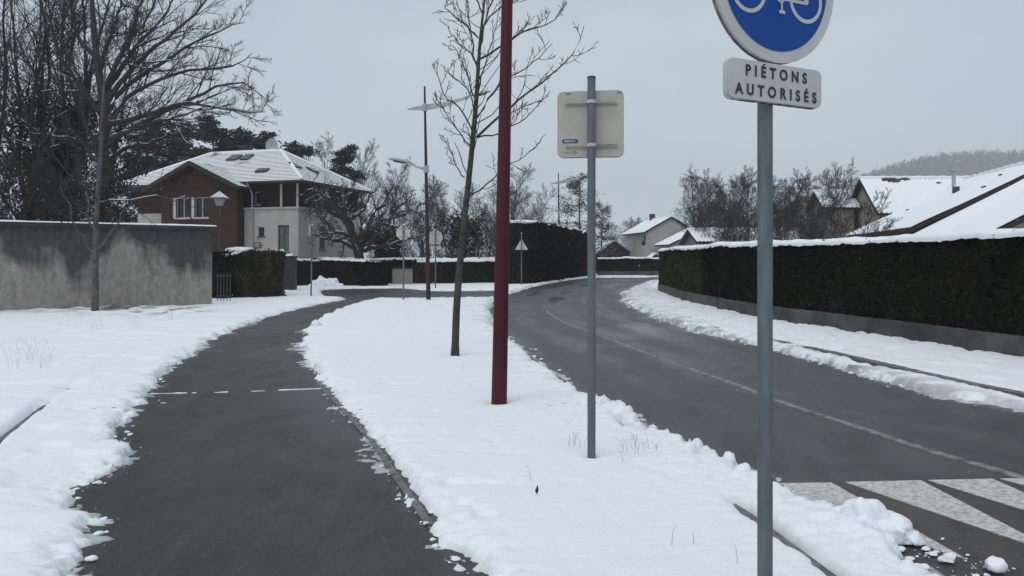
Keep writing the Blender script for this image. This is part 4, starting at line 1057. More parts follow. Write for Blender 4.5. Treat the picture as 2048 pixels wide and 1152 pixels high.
b = MB(); b.box((2.0, -0.03, 2.9), (3.2, 0.0, 3.85)); b.build('shutter', M['timber_dark'], sw); MB().box((2.3, -0.05, 2.95), (2.9, -0.031, 3.8)).build('pane', M['glass'], sw)
sh, sr = gable_block('garden_shed', 'tiny snow topped shed roof in front of the far house', (13.2, 74.5, 0), 0.1, -0.8, 0.8, -0.8, 0.8, 1.35, 1.95, 0.15, 'timber_dark', 0.24, True, 'shed')
cb, cr = gable_block('car_port', 'low dark lean-to with snowy roof left of the far house', (11.2, 88.0, 0), 0.1, -2.6, 1.9, -2.0, 2.5, 1.9, 3.4, 0.3, 'timber_dark', 0.24, True, 'building')

# ------------------------------------------------------------------ hill with its wood
rng = np.random.default_rng(77)
def hill_z(x, y):
    return np.interp(x * 950.0 / y, [-300, 0, 200, 300, 366, 410, 437, 467, 490, 520, 608, 900, 1500], [0, 0, 15, 45, 67, 86, 96, 104, 109, 113, 115, 118, 60]) * np.exp(-((y - 950) / 260.0)**2) + 4 * fbm(x / 90, y / 90, 3, 3) + 6
xs, ys = np.linspace(-300, 1500, 90), np.linspace(600, 1400, 40)
X, Y = np.meshgrid(xs, ys); Z = np.maximum(hill_z(X, Y) - 6, -0.5) 
id_ = np.arange(X.size).reshape(X.shape); fs = np.stack([id_[:-1, :-1], id_[:-1, 1:], id_[1:, 1:], id_[1:, :-1]], -1).reshape(-1, 4)
tag(mesh_np('hill', np.stack([X.ravel(), Y.ravel(), Z.ravel()], 1), fs, M['soil'], None, True), kind='structure')
n = 7000
cx, cy = rng.uniform(250, 1100, n), 690 + 330 * rng.random(n)
cz = hill_z(cx, cy) - 6; k = cz > 4
C0 = np.stack([cx, cy, cz], 1)[k]; hh = rng.uniform(8, 14, len(C0))
per = 14; N_ = len(C0) * per
th = rng.uniform(0, 6.28, N_); rr_ = np.sqrt(rng.random(N_)); zq = rng.random(N_)
Hh = np.repeat(hh, per); base = np.repeat(C0, per, axis=0)
cc = base + np.stack([np.cos(th)*rr_*Hh*0.34*np.sqrt(np.clip(1.05-zq, 0, 1)), np.sin(th)*rr_*Hh*0.34*np.sqrt(np.clip(1.05-zq, 0, 1)), Hh*(0.25 + 0.75*zq)], 1)
u = rng.normal(0, 1, (N_, 3)) * np.array([0.5, 0.5, 1.0]); w = rng.normal(0, 1, (N_, 3))
v = np.stack([cc - norm(u)*1.5, cc + norm(u)*1.9, cc + norm(w)*0.9], 1).reshape(-1, 3)
tag(mesh_np('hill_woodland', v, np.arange(N_*3).reshape(-1, 3), M['hill']), 'misty bare woodland covering the distant hill', 'woodland', None, 'stuff')

# ------------------------------------------------------------------ trees
def leafy(rng, P, R, count, size, spread):
    q = P.reshape(-1, 3); q = q[rng.integers(0, len(q), count)]
    return leaves(rng, q, size, 1, spread)
def rel(px, py, dd, o): return W(px, py, dd) - np.array([o[0], o[1], 0])
# big spreading tree behind the wall
def big_tree(px, d, seed, h, r, label, name='bare_tree', bark='bark', **kw):
    rng, t0, t1, t2, t3, t4 = bare(seed, h, r, **kw)
    sn = snow_on([t1, t2], rng, 0.014, 0.85, 0.25)
    return rng, t0, t1, t2, t3, t4, sn
D0 = 31.0; o_ = ((213 - 1024) / F * D0, D0); rng = np.random.default_rng(303)
tr = resample([np.array([0, 0, -0.2]), rel(211, 520, D0, o_), rel(207, 400, D0, o_), rel(208, 290, D0, o_), rel(206, 200, D0, o_), rel(190, 90, D0, o_), rel(182, -40, D0, o_), rel(178, -160, D0, o_)], 14)[None]
trR = np.interp(np.linspace(0, 1, 14), [0, .06, .5, 1], [.36, .27, .17, .03])[None]
gl = [([(207,215),(257,148),(328,82),(415,0),(440,-40)], -.8), ([(208,235),(262,164),(339,115),(426,66),(492,44)], 1.2), ([(208,250),(273,235),(372,208),(454,219),(530,224)], -1.5), ([(207,300),(257,262),(328,240),(415,219)], -2.6), ([(208,330),(170,240),(137,126),(165,33),(180,-30)], 1.5), ([(206,205),(240,120),(290,40),(330,-40)], 1.0), ([(205,230),(150,160),(110,80),(95,-20)], -1.2), ([(200,140),(225,60),(250,-30)], -1.5), ([(195,120),(150,60),(140,-40)], .9),
      ([(207,270),(250,200),(300,170),(380,140),(470,130),(505,105)], 2.2), ([(206,190),(260,110),(330,30),(370,-50)], 2.4), ([(208,310),(150,280),(90,270),(40,240)], -1.6), ([(208,340),(245,300),(300,285),(360,262)], 1.4), ([(206,180),(250,90),(280,10),(300,-60)], -2.4), ([(208,285),(300,240),(400,190),(480,165),(530,200)], .4)]
br = np.stack([resample([rel(px, py, D0 + dy * 1.3 * i / (len(q) - 1), o_) for i, (px, py) in enumerate(q)], 14) for (q, dy) in gl]); br[:, 1:] += rng.normal(0, 0.035, br[:, 1:].shape)
brR = np.linspace(0.115, 0.016, 14)[None].repeat(len(gl), 0)
k1 = kids(rng, br, brR, 11, 0.18, 0.99, (40, 11), (0.22, 0.40), 7, 0.08, 0.035, 0.5, 0.012, 0.5)
k2 = kids(rng, k1[0], k1[1], 7, 0.15, 1.0, (38, 12), (0.30, 0.50), 5, 0.10, 0.03, 0.55, 0.008, 0.45)
k3 = kids(rng, k2[0], k2[1], 8, 0.15, 1.0, (38, 12), (0.40, 0.70), 3, 0.10, 0.05, 0.55, 0.0042, 0.35)
tree_obj('bare_tree', (o_[0], o_[1], 0), [(tr, trR, 10), (br, brR, 6)], [(*k1, 4), (*k2, 3), (*k3, 3)], 'large spreading bare tree whose branches reach over the timber gable', 'tree', 'bare trees behind the concrete wall', snow=snow_on([(br, brR), k1], rng, 0.012, 0.55, 0.35))
ivies = [(20, 30, 12, 14, 0.24, 'tall bare tree at the picture edge behind the wall, half hidden by ivy', 0.55),
         (95, 33, 13, 15, 0.26, 'tall upright bare tree wrapped in dark ivy, second from the picture edge', 1.0),
         (160, 36, 14, 15, 0.25, 'ivy clad bare tree close beside the large spreading tree', 1.0),
         (-70, 34, 15, 15, 0.25, 'bare tree mostly outside the picture edge behind the wall', 0.3)]
for (px, d, sd, h, r, lb, iv) in ivies:
    rng, t0, t1, t2, t3, t4, sn = big_tree(px, d, sd, h, r, '', nl=(11, 7, 5, 3), spread=0.8, ang=(36, 9), up=(0.09, 0.07, 0.06, 0.04), t0=0.12, rmin=0.007, stems=3)
    q = np.concatenate([t0[0].reshape(-1, 3), t1[0][:, :4].reshape(-1, 3)]); q = q[(q[:, 2] > 0.6) & (q[:, 2] < 8.0)]
    q = q[rng.integers(0, len(q), int(200 * iv))]
    lv = leaves(rng, q, 0.085, 26, np.array([0.30, 0.30, 0.40]))
    tree_obj('ivy_tree' if iv > 0.4 else 'bare_tree', ((px - 1024) / F * d, d, 0), [(*t0, 7), (*t1, 5)], [(*t2, 4), (*t3, 3), (*t4, 3)], lb, 'tree', 'bare trees behind the concrete wall', snow=sn, foliage=(lv[0], lv[1], 'ivy', 'ivy'))
# undergrowth shrubs behind the wall
for i, (px, d, sd) in enumerate([(60, 27.5, 31), (165, 28, 32)]):
    rng, t0, t1, t2, t3, t4 = bare(sd, 4.6, 0.07, stems=5, nl=(10, 6, 5, 3), spread=0.9, ang=(40, 12), t0=0.15, rmin=0.006)
    q = t2[0].reshape(-1, 3); q = q[rng.integers(0, len(q), 110)]; lv = leaves(rng, q, 0.055, 12, np.array([0.22, 0.22, 0.22]))
    tree_obj('shrub', ((px - 1024) / F * d, d, 0), [(*t0, 5), (*t1, 4)], [(*t2, 3), (*t3, 3), (*t4, 3)], ['dark tangled shrub over the wall near the picture edge', 'dark tangled shrub over the wall behind the pale trunk', 'dark tangled shrub over the wall in front of the timber gable'][i], 'shrub', 'shrubs behind the concrete wall', foliage=(lv[0], lv[1], 'foliage', 'ivy'))
# slim pale-barked tree in front of the wall
d = 22.3; lx = (190 - 1024) / F * d
o_ = (lx, d)
rng = np.random.default_rng(41)
tr = resample([np.array([0, 0, -0.2]), rel(191, 520, d, o_), rel(192, 440, d + .1, o_), rel(200, 330, d + .2, o_), rel(205, 220, d + .2, o_), rel(212, 110, d + .3, o_)], 12)[None]
trR = np.linspace(0.105, 0.02, 12)[None]
br = np.stack([resample(q, 9) for q in [[rel(190, 510, d, o_), rel(165, 470, d - .2, o_), rel(140, 425, d - .4, o_), rel(118, 370, d - .5, o_)], [rel(192, 500, d, o_), rel(215, 470, d - .2, o_), rel(243, 440, d - .3, o_), rel(262, 400, d - .5, o_)], [rel(191, 480, d, o_), rel(183, 440, d + .3, o_), rel(172, 390, d + .5, o_), rel(160, 320, d + .6, o_)],
                 [rel(194, 405, d, o_), rel(240, 402, d - .3, o_), rel(300, 390, d - .6, o_), rel(345, 395, d - .8, o_), rel(405, 400, d - .9, o_)]]])
brR = np.linspace(0.036, 0.008, 9)[None].repeat(4, 0); brR[3:] *= 0.6; br[:, 1:] += rng.normal(0, 0.05, br[:, 1:].shape)
k1 = kids(rng, tr, trR, 9, 0.4, 0.98, (50, 10), (0.28, 0.4), 6, 0.12, 0.05, 0.55, 0.01)
k2 = kids(rng, np.concatenate([br]), brR, 7, 0.25, 1.0, (42, 12), (0.3, 0.5), 4, 0.14, 0.05, 0.6, 0.006)
k3 = kids(rng, k1[0], k1[1], 6, 0.2, 1.0, (42, 12), (0.3, 0.5), 4, 0.14, 0.05, 0.6, 0.006)
k4 = kids(rng, k3[0], k3[1], 5, 0.2, 1.0, (42, 12), (0.3, 0.5), 3, 0.14, 0.03, 0.6, 0.005); k5 = kids(rng, k2[0], k2[1], 4, 0.2, 1.0, (42, 12), (0.3, 0.5), 2, 0.14, 0.03, 0.6, 0.005)
tree_obj('slim_tree', (lx, d, 0), [(tr, trR, 8), (br, brR, 6)], [(*k1, 4), (*k2, 3), (*k3, 3), (*k4, 3), (*k5, 3)], 'slim pale barked tree standing in front of the concrete wall', bark='bark_pale', snow=snow_on([(br[3:], brR[3:])], rng, 0.008, 0.45, 0.30))

# young street tree on the verge
D0 = GS(910, 710)[1]; o_ = (GS(910, 710)[0], D0)
rng = np.random.default_rng(52)
tr = resample([np.array([0, 0, -0.1]), rel(911, 690, D0, o_), rel(915, 600, D0, o_), rel(929, 450, D0, o_), rel(942, 330, D0, o_), rel(952, 220, D0, o_), rel(959, 110, D0, o_), rel(970, 0, D0, o_), rel(978, -90, D0, o_)], 26)[None]
trR = np.interp(np.linspace(0, 1, 26), [0, 0.04, 0.3, 0.6, 0.8, 1], [0.076, 0.058, 0.049, 0.037, 0.022, 0.006])[None]
lines = [([(953,288),(1035,215),(1100,168),(1148,120),(1168,66)], -.5, .03), ([(954,248),(999,182),(1022,164),(1072,135),(1104,100)], .6, .026), ([(960,131),(1002,106),(1057,71),(1097,64),(1135,18)], -.4, .024), ([(955,288),(995,281),(1053,248),(1088,208)], .7, .02),
         ([(946,281),(926,237),(886,200),(864,140)], -.4, .02), ([(940,303),(911,270),(889,233),(867,199)], .3, .016), ([(929,368),(913,350),(904,321),(884,284)], -.3, .014), ([(946,204),(926,142),(900,91)], .5, .018), ([(955,88),(926,58),(893,33),(896,-5)], -.5, .018),
         ([(933,408),(970,386),(995,359),(1035,332),(1075,306)], .4, .02), ([(958,160),(945,90),(935,30),(925,-40)], .6, .02), ([(960,110),(975,40),(1000,-20),(1010,-60)], -.6, .022), ([(952,215),(968,150),(985,90),(1000,30)], .8, .02), ([(956,150),(940,120),(915,95),(890,60)], .2, .014),
         ([(962,70),(990,35),(1035,10),(1070,-35)], .3, .02), ([(940,335),(948,300),(925,270)], .5, .010), ([(950,250),(935,190),(905,170),(895,150)], -.7, .014), ([(965,40),(950,0),(940,-50),(935,-90)], -.3, .018)]
br = []
for (q, dy, r) in lines:
    m_ = len(q); br.append(resample([rel(px, py, D0 + dy * i / (m_ - 1), o_) for i, (px, py) in enumerate(q)], 12))
br = np.stack(br); brR = np.stack([np.linspace(r * 0.72, 0.0048, 12) for (_, _, r) in lines])
br[:, 1:-1] += rng.normal(0, 0.012, br[:, 1:-1].shape)
k1 = kids(rng, br, brR, 8, 0.18, 0.97, (42, 12), (0.22, 0.42), 6, 0.13, 0.10, 0.5, 0.0040, 0.55)
k2 = kids(rng, k1[0], k1[1], 4, 0.25, 1.0, (45, 14), (0.2, 0.45), 4, 0.15, 0.10, 0.7, 0.0035, 0.3)
k3 = kids(rng, tr, trR, 14, 0.42, 0.98, (48, 10), (0.08, 0.16), 5, 0.12, 0.12, 0.25, 0.005, 0.2)
tree_obj('young_tree', (o_[0], o_[1], 0.1), [(tr, trR, 12), (br, brR, 6)], [(*k1, 5), (*k2, 4), (*k3, 4)], 'young bare street tree leaning on the snowy verge beside the red post', bark='bark_mossy')

# gnarled garden tree with snowy limbs
D0 = 45.2; o_ = ((722 - 1024) / F * D0, D0); rng = np.random.default_rng(63)
tr = resample([np.array([0.05, 0, -0.2]), rel(719, 515, D0, o_), rel(708, 480, D0, o_), rel(700, 455, D0 - .3, o_), rel(678, 425, D0 - .6, o_), rel(650, 395, D0 - .8, o_), rel(628, 372, D0 - 1, o_)], 14)[None]
trR = np.interp(np.linspace(0, 1, 14), [0, .15, .5, 1], [.42, .30, .22, .05])[None]
gl = [([(718,497),(687,472),(664,459),(643,434),(635,411)], -.8), ([(737,492),(754,470),(762,461),(785,432),(812,424)], -.9), ([(722,495),(742,470),(770,445),(800,415),(820,395)], .5), ([(705,460),(702,435),(722,428),(735,405),(742,385)], -.6), ([(712,478),(735,458),(745,452),(765,448),(800,455)], -1.2), ([(698,450),(690,420),(692,398),(705,378)], .8), ([(720,500),(745,495),(785,488),(815,478),(840,470)], .4), ([(690,440),(662,425),(640,420),(622,405)], 1.0), ([(735,470),(770,440),(820,425),(850,405)], .9), ([(680,428),(668,400),(678,382),(686,368)], -.3), ([(700,452),(660,400),(635,385),(620,368)], .3), ([(716,498),(690,485),(655,478),(630,470)], 1.1), ([(725,480),(748,430),(768,405),(785,378)], .2)]
br = np.stack([resample([rel(px, py, D0 + dy * 1.6 * i / (len(q) - 1), o_) for i, (px, py) in enumerate(q)], 12) for (q, dy) in gl]); br[:, 1:] += rng.normal(0, 0.05, br[:, 1:].shape)
brR = np.linspace(0.15, 0.035, 12)[None].repeat(len(gl), 0)
P01 = np.concatenate([br, resample(tr[0], 12)[None]]); R01 = np.concatenate([brR, np.linspace(.2, .05, 12)[None]])
k1 = kids(rng, P01, R01, 9, 0.25, 1.0, (52, 14), (0.26, 0.42), 6, 0.20, 0.03, 0.5, 0.016, 0.4)
k2 = kids(rng, k1[0], k1[1], 6, 0.2, 1.0, (48, 14), (0.35, 0.6), 5, 0.22, 0.05, 0.50, 0.008, 0.3)
k3 = kids(rng, k2[0], k2[1], 5, 0.2, 1.0, (45, 14), (0.4, 0.7), 3, 0.2, 0.04, 0.6, 0.006, 0.3)
tree_obj('gnarled_tree', (o_[0], o_[1], 0), [(tr, trR, 10), (br, brR, 7)], [(*k1, 4), (*k2, 3), (*k3, 3)], 'gnarled old tree with snow lined limbs in front of the cream house', snow=snow_on([(br, brR), k1, k2], rng, 0.012, 0.5, 0.45))

# bare trees farther off: three kinds, copied
kinds = []
for sd, kw in [(101, dict(h=12, r=0.22, nl=(15, 8, 6, 4), spread=0.95, ang=(40, 8), up=(0.09, 0.08, 0.06, 0.04), rmin=0.0075, fine=1.3)), (102, dict(h=10, r=0.12, nl=(12, 7, 6, 4), spread=0.9, ang=(38, 9), up=(0.07, 0.06, 0.05, 0.03), rmin=0.0065, stems=3, fine=1.2)), (103, dict(h=8, r=0.10, nl=(12, 7, 6, 3), spread=0.75, ang=(30, 8), up=(0.10, 0.06, 0.04, 0.02), rmin=0.0055, stems=4, fine=1.2, t0=0.1))]:
    kinds.append(bare(sd, **kw))
protos_t = {}
far_spots = [ # kind, px, top row, distance, label
 (0, 648, 266, 78, 'tall round bare tree above the hip roof, nearer the roof ridge'), (0, 722, 276, 80, 'tall bare tree just past the end of the hip roof'), (0, 790, 312, 72, 'bare tree behind the twin lamp arms'), (1, 838, 340, 66, 'bushy bare tree behind the far lamp post'),
 (1, 905, 352, 64, 'dark bushy bare tree behind the young street tree'), (1, 962, 362, 66, 'bare tree between the young street tree and the red post'), (0, 1030, 322, 84, 'thin bare tree showing beside the red post'), (1, 1075, 362, 90, 'small bare tree above the very tall hedge'), (2, 935, 420, 58, 'low bare thicket behind the low street hedge'), (2, 860, 415, 57, 'low bare thicket behind the round sign'), (2, 790, 430, 60, 'low bare thicket beside the gnarled tree'), (2, 995, 430, 60, 'low bare thicket next to the tall hedge end'), (2, 758, 455, 56, 'dense low brush right of the gnarled tree'), (2, 828, 450, 55, 'dense low brush between the two pale sign backs'), (2, 893, 452, 55, 'dense low brush between round sign and young street tree'), (2, 962, 448, 56, 'dense low brush between young street tree and red post'),
 (1, 1255, 432, 140, 'faint distant bare tree left of the far house'), (1, 1285, 430, 145, 'faint distant bare tree above the far house roof'), (1, 1222, 440, 140, 'faint distant bare tree beside the larch'),
 (0, 1385, 342, 70, 'bare tree directly right of the far house'), (1, 1452, 325, 56, 'bare multi-stemmed tree halfway between far house and blue sign post'), (1, 1420, 350, 60, 'bare tree with low branches above the far house gable'), (1, 1545, 330, 54, 'bare tree behind the blue sign post'), (2, 1490, 352, 50, 'slender bare stems left of the blue sign post'), (2, 1590, 380, 44, 'dark bare thicket right of the blue sign post'),
 (2, 1640, 350, 31, 'arching bare shrub rising behind the tall hedge'), (2, 1715, 372, 27, 'low arching bare shrub in front of the pantiled roof'), (1, 1660, 318, 48, 'tall bare tree in front of the beige gable wall'), (1, 1500, 338, 58, 'bare tree just left of the blue sign post'), (2, 1420, 400, 52, 'low dense bare thicket over the low outbuilding roof'), (2, 1470, 395, 50, 'low dense bare thicket left of the blue sign post'), (2, 1555, 392, 49, 'low dense bare thicket hard right of the blue sign post'), (1, 1605, 345, 52, 'bare tree between blue sign post and beige gable'), (2, 1630, 398, 42, 'low dense bare thicket before the small side wing')]
rz = random.Random(4)
for (k, px, top, d, lb) in far_spots:
    rng, t0, t1, t2, t3, t4 = kinds[k]
    hgt = EYE + (HOR - top) / F * d
    nat = float(np.max(t4[0][..., 2])); sc = hgt / nat
    loc = ((px - 1024) / F * d, d, 0)
    if k not in protos_t:
        protos_t[k] = tree_obj('bare_tree' if k != 2 else 'bare_shrub', loc, [(*t0, 6), (*t1, 4)], [(*t2, 3), (*t3, 3), (*t4, 3)], lb, 'tree' if k != 2 else 'shrub', 'bare trees in the background', bark='twig', twig='twig_far')
        protos_t[k].scale = (sc, sc, sc)
    else:
        w_ = sc * rz.uniform(0.9, 1.25)
        copy_tree(protos_t[k], loc, rz.uniform(0, 6.28), (w_, w_, sc), lb)

# conifers
def pine(seed, h, r, layers, spread, flat, start, size, per, mname):
    rng = np.random.default_rng(seed)
    P0 = resample([np.array([0, 0, -0.3]), np.array([rng.normal(0, .1), rng.normal(0, .1), h*0.5]), np.array([0, 0, h])], 9)[None]; R0 = np.linspace(r, 0.03, 9)[None]
    P1, R1 = kids(rng, P0, R0, layers, start, 0.99, (82, 8), (spread*0.7, spread*1.1), 6, 0.08, 0.03, 0.3, 0.015, 0.72)
    P2, R2 = kids(rng, P1, R1, 6, 0.25, 1.0, (48, 12), (0.28, 0.45), 4, 0.1, 0.03, 0.5, 0.010, 0.4)
    q = np.concatenate([P1[:, 3:].reshape(-1, 3), P2[:, 1:].reshape(-1, 3)])
    lv = leaves(rng, q, size, per, np.array([flat, flat, flat*0.5]), 0.5)
    return (P0, R0), (P1, R1), (P2, R2), lv
pk_ = [pine(201, 14, 0.2, 34, 0.26, 0.34, 0.25, 0.17, 9, 'needles'), pine(202, 12, 0.18, 26, 0.25, 0.32, 0.4, 0.17, 9, 'needles')]
pp = {}
for (k, px, top, d, lb) in [(0, 325, 232, 66, 'dark pine rising behind the timber gable peak'), (1, 425, 236, 70, 'dark pine behind the left end of the roof ridge'), (1, 478, 256, 72, 'dark pine behind the chimney'), (0, 375, 252, 74, 'dark pine between the two tallest pines'), (1, 526, 266, 76, 'dark pine beside the satellite dish'), (1, 590, 284, 76, 'small dark pine just right of the satellite dish'), (0, 690, 292, 70, 'dark conifer in front of the tall bare trees past the roof'), (0, 285, 262, 64, 'dark pine half hidden by the spreading bare tree')]:
    t0, t1, t2, lv = pk_[k]; hgt = EYE + (HOR - top) / F * d; nat = 14 if k == 0 else 12; loc = ((px - 1024) / F * d, d, 0); sc = hgt / (nat + 0.3)
    if k not in pp:
        root = tree_obj('pine_tree', loc, [(*t0, 7), (*t1, 4)], [(*t2, 3)], lb, 'tree', 'pines behind the hip roofed house', foliage=(lv[0], lv[1], 'needles', 'needles')); root.scale = (sc,)*3; pp[k] = root
    else:
        w_ = sc * rz.uniform(0.95, 1.3); copy_tree(pp[k], loc, rz.uniform(0, 6.28), (w_, w_, sc), lb)
t0, t1, t2, lv = pine(205, 11, 0.16, 46, 0.36, 0.26, 0.18, 0.10, 4, 'larch')
d = 80; sc = (EYE + (HOR - 348) / F * d) / 11.2
root = tree_obj('larch_tree', ((1160 - 1024) / F * d, d, 0), [(*t0, 7), (*t1, 4)], [(*t2, 3)], 'sparse snow dusted conifer behind the grey sign post at the bend', foliage=(lv[0], lv[1], 'needles', 'larch')); root.scale = (sc*1.1, sc*1.1, sc)
copy_tree(root, ((1205 - 1024) / F * 84, 84, 0), 2.0, (0.62, 0.62, 0.66), 'smaller drooping conifer just right of the grey sign post')
# ivy-dark evergreen masses at the junction
for i, (px, d, h, w_, lb) in enumerate([(775, 50, 3.8, 1.0, 'dark ivy covered stump behind the octagonal sign'), (925, 56, 5.5, 2.2, 'dark ivy bush behind the young street tree')]):
    rng = np.random.default_rng(300 + i); rng, t0, t1, t2, t3, t4 = bare(300 + i, h, 0.25, nl=(9, 5, 4, 2), spread=0.7, t0=0.3)
    q = np.stack([rng.normal(0, w_*0.38, 260), rng.normal(0, w_*0.38, 260), rng.uniform(0.3, h*0.85, 260)], 1); lv = leaves(rng, q, 0.10, 16, np.array([0.22, 0.22, 0.25]))
    tree_obj('ivy_bush', ((px - 1024) / F * d, d, 0), [(*t0, 6), (*t1, 4)], [(*t2, 3), (*t3, 3)], lb, 'bush', foliage=(lv[0], lv[1], 'ivy', 'ivy'))

# ------------------------------------------------------------------ lamp posts
def luminaire(parent, tip, direction, name='luminaire'):
    b = MB(); dx = np.array(direction, float); dx /= np.linalg.norm(dx); sd = np.cross(dx, [0, 0, 1.0]); sd /= np.linalg.norm(sd); up = np.cross(sd, dx); tip = np.array(tip)
    prof = [(-0.05, 0.035, 0.03), (0.10, 0.07, 0.05), (0.30, 0.13, 0.075), (0.50, 0.15, 0.08), (0.68, 0.11, 0.06), (0.78, 0.04, 0.025)]; k = 10; vs = []
    for (s, w, h) in prof:
        for j in range(k):
            a = 2*math.pi*j/k; vs.append(tip + dx*s + sd*w*math.cos(a) + up*h*(math.sin(a) if math.sin(a) > 0 else 0.55*math.sin(a)))
    n = len(prof); b.add(vs, [(i*k+j, i*k+(j+1) % k, (i+1)*k+(j+1) % k, (i+1)*k+j) for i in range(n-1) for j in range(k)] + [tuple(range(k))[::-1], tuple(range((n-1)*k, n*k))])
    o = b.build(name, M['lamp_grey'], parent, True)
    MB().slab([tip + dx*0.15 - sd*0.08 - up*0.05, tip + dx*0.60 - sd*0.08 - up*0.05, tip + dx*0.60 + sd*0.08 - up*0.05, tip + dx*0.15 + sd*0.08 - up*0.05], -up*0.02).build('lens', M['glass'], o)
    return o
def lamp_post(loc, rz, lean, label, second=True, h=8.0, r0=0.082, paint='maroon'):
    root = tag(empty('street_lamp', loc), label, 'street lamp', 'maroon street lamps along the road')
    root.rotation_euler = (lean[1], lean[0], 0)
    MB().tube([(0, 0, -0.2), (0, 0, 4.5), (0, 0, h)], [r0, r0*0.68, r0*0.40], 20).build('pole', M[paint], root, True)
    c, s = math.cos(rz), math.sin(rz); D = np.array([c, s, 0])
    zc = h - 0.75
    MB().tube([(0, 0, zc - 0.13), (0, 0, zc + 0.13)], 0.085, 12).build('collar', M['lamp_grey'], root, True)
    b = MB(); sd = np.array([-s, c, 0]) * 0.045
    stations = [(-0.62, -0.07, 0.02), (0.0, 0.0, 0.10), (0.75, 0.13, 0.085), (1.35, 0.32, 0.05), (1.62, 0.42, 0.035)]
    vs = []
    for (q, z, t) in stations:
        p = D*q + np.array([0, 0, zc + z]); vs += [p - sd - [0, 0, t], p + sd - [0, 0, t], p + sd*0.6 + [0, 0, t], p - sd*0.6 + [0, 0, t]]
    n = len(stations); b.add(vs, [(i*4+j, i*4+(j+1) % 4, (i+1)*4+(j+1) % 4, (i+1)*4+j) for i in range(n-1) for j in range(4)] + [(3, 2, 1, 0), (n*4-4, n*4-3, n*4-2, n*4-1)])
    b.build('arm', M['lamp_grey'], root)
    luminaire(root, D*1.60 + np.array([0, 0, zc + 0.42]), (c, s, 0.24))
    if second:
        z2 = zc - 2.2
        MB().tube([(0, 0, z2 - 0.12), (0, 0, z2 + 0.12)], 0.095, 12).build('collar', M['lamp_grey'], root, True)
        MB().tube([(0, 0, z2), tuple(-D*0.35 + np.array([0, 0, z2 + 0.10])), tuple(-D*0.62 + np.array([0, 0, z2 + 0.26]))], [0.05, 0.035, 0.025], 8).build('arm', M['lamp_grey'], root, True)
        luminaire(root, -D*0.55 + np.array([0, 0, z2 + 0.24]), (-c, -s, 0.18))
    return root
x, y = GS(998, 805); lamp_post((x, y, 0.02), 0.25, (0.020, 0), 'thick maroon lamp post standing in the snow verge close by, its head out of sight', h=8.2)
x, y = GS(857, 600); lamp_post((x, y, 0.0), 0.15, (-0.018, 0), 'maroon lamp post at the junction with two lamps at different heights', h=7.68, paint='maroon_dark')
d = 60.0; lamp_post(((1119 - 1024) / F * d, d, 0), 0.1, (-0.01, 0), 'far lamp post rising behind the very tall hedge', h=8.0, paint='maroon_dark')

# lantern post in front of the timber gable
x, y = G(439, 592); ln_ = tag(empty('lantern_post', (x, y, 0)), 'slim lantern post with snowy pyramid cap in front of the timber gable', 'street lamp')
MB().tube([(0, 0, -0.2), (0, 0, 3.75)], [0.06, 0.045], 10).build('pole', M['metal_dark'], ln_, True)
b = MB(); b.add([(-.10, -.10, 3.75), (.10, -.10, 3.75), (.10, .10, 3.75), (-.10, .10, 3.75), (-.19, -.19, 4.05), (.19, -.19, 4.05), (.19, .19, 4.05), (-.19, .19, 4.05)], [(0,1,5,4),(1,2,6,5),(2,3,7,6),(3,0,4,7),(3,2,1,0)]); b.build('lantern', M['lamp_grey'], ln_)
b = MB(); b.add([(-.32, -.32, 4.05), (.32, -.32, 4.05), (.32, .32, 4.05), (-.32, .32, 4.05), (0, 0, 4.32)], [(0,1,4),(1,2,4),(2,3,4),(3,0,4),(3,2,1,0)]); hd = b.build('cap', M['metal_dark'], ln_)
b = MB(); b.add([(-.30, -.30, 4.085), (.30, -.30, 4.085), (.30, .30, 4.085), (-.30, .30, 4.085), (0, 0, 4.37)], [(0,1,4),(1,2,4),(2,3,4),(3,0,4)]); b.build('cap_snow', M['snow_plain'], hd)

# ------------------------------------------------------------------ signs
def disc(b, r, y0, y1, z, k=48, x=0.0):
    b.add([(x + r*math.cos(2*math.pi*i/k), yy, z + r*math.sin(2*math.pi*i/k)) for yy in (y0, y1) for i in range(k)], [tuple(range(k)), tuple(range(k, 2*k))[::-1]] + [(i, k+i, k+(i+1) % k, (i+1) % k) for i in range(k)])
def rrect(w, h, r, k=6):
    pts = []
    for (cx, cz, a0) in [(w/2-r, h/2-r, 0), (-w/2+r, h/2-r, 90), (-w/2+r, -h/2+r, 180), (w/2-r, -h/2+r, 270)]:
        for i in range(k+1):
            a = math.radians(a0 + 90*i/k); pts.append((cx + r*math.cos(a), cz + r*math.sin(a)))
    return pts
def lettering(parent, text, xc, zb, cap, width, y, m, bold=0.02, spacing=1.25, name='lettering', face=-1):
    cu = bpy.data.curves.new('lettering', 'FONT'); cu.body = text; cu.size = 1.0; cu.offset = bold; cu.space_character = spacing; cu.extrude = 0.0; cu.resolution_u = 6
    ob = bpy.data.objects.new('tmp', cu); COL.objects.link(ob); bpy.context.view_layer.update()
    me = bpy.data.meshes.new_from_object(ob.evaluated_get(bpy.context.evaluated_depsgraph_get())); bpy.data.objects.remove(ob)
    n = len(me.vertices); v = np.zeros(n*3); me.vertices.foreach_get('co', v); v = v.reshape(-1, 3)
    x0, x1 = v[:, 0].min(), v[:, 0].max(); capn = 0.729 + 2*bold
    vx = (v[:, 0] - (x0+x1)/2) * width / (x1 - x0); vz = (v[:, 1] + bold) * cap / capn
    me.vertices.foreach_set('co', np.stack([vx + xc, np.full(n, y), vz + zb], 1).ravel()); me.update()
    me.materials.clear(); me.materials.append(M[m]); me.name = name
    return link(name, me, parent)
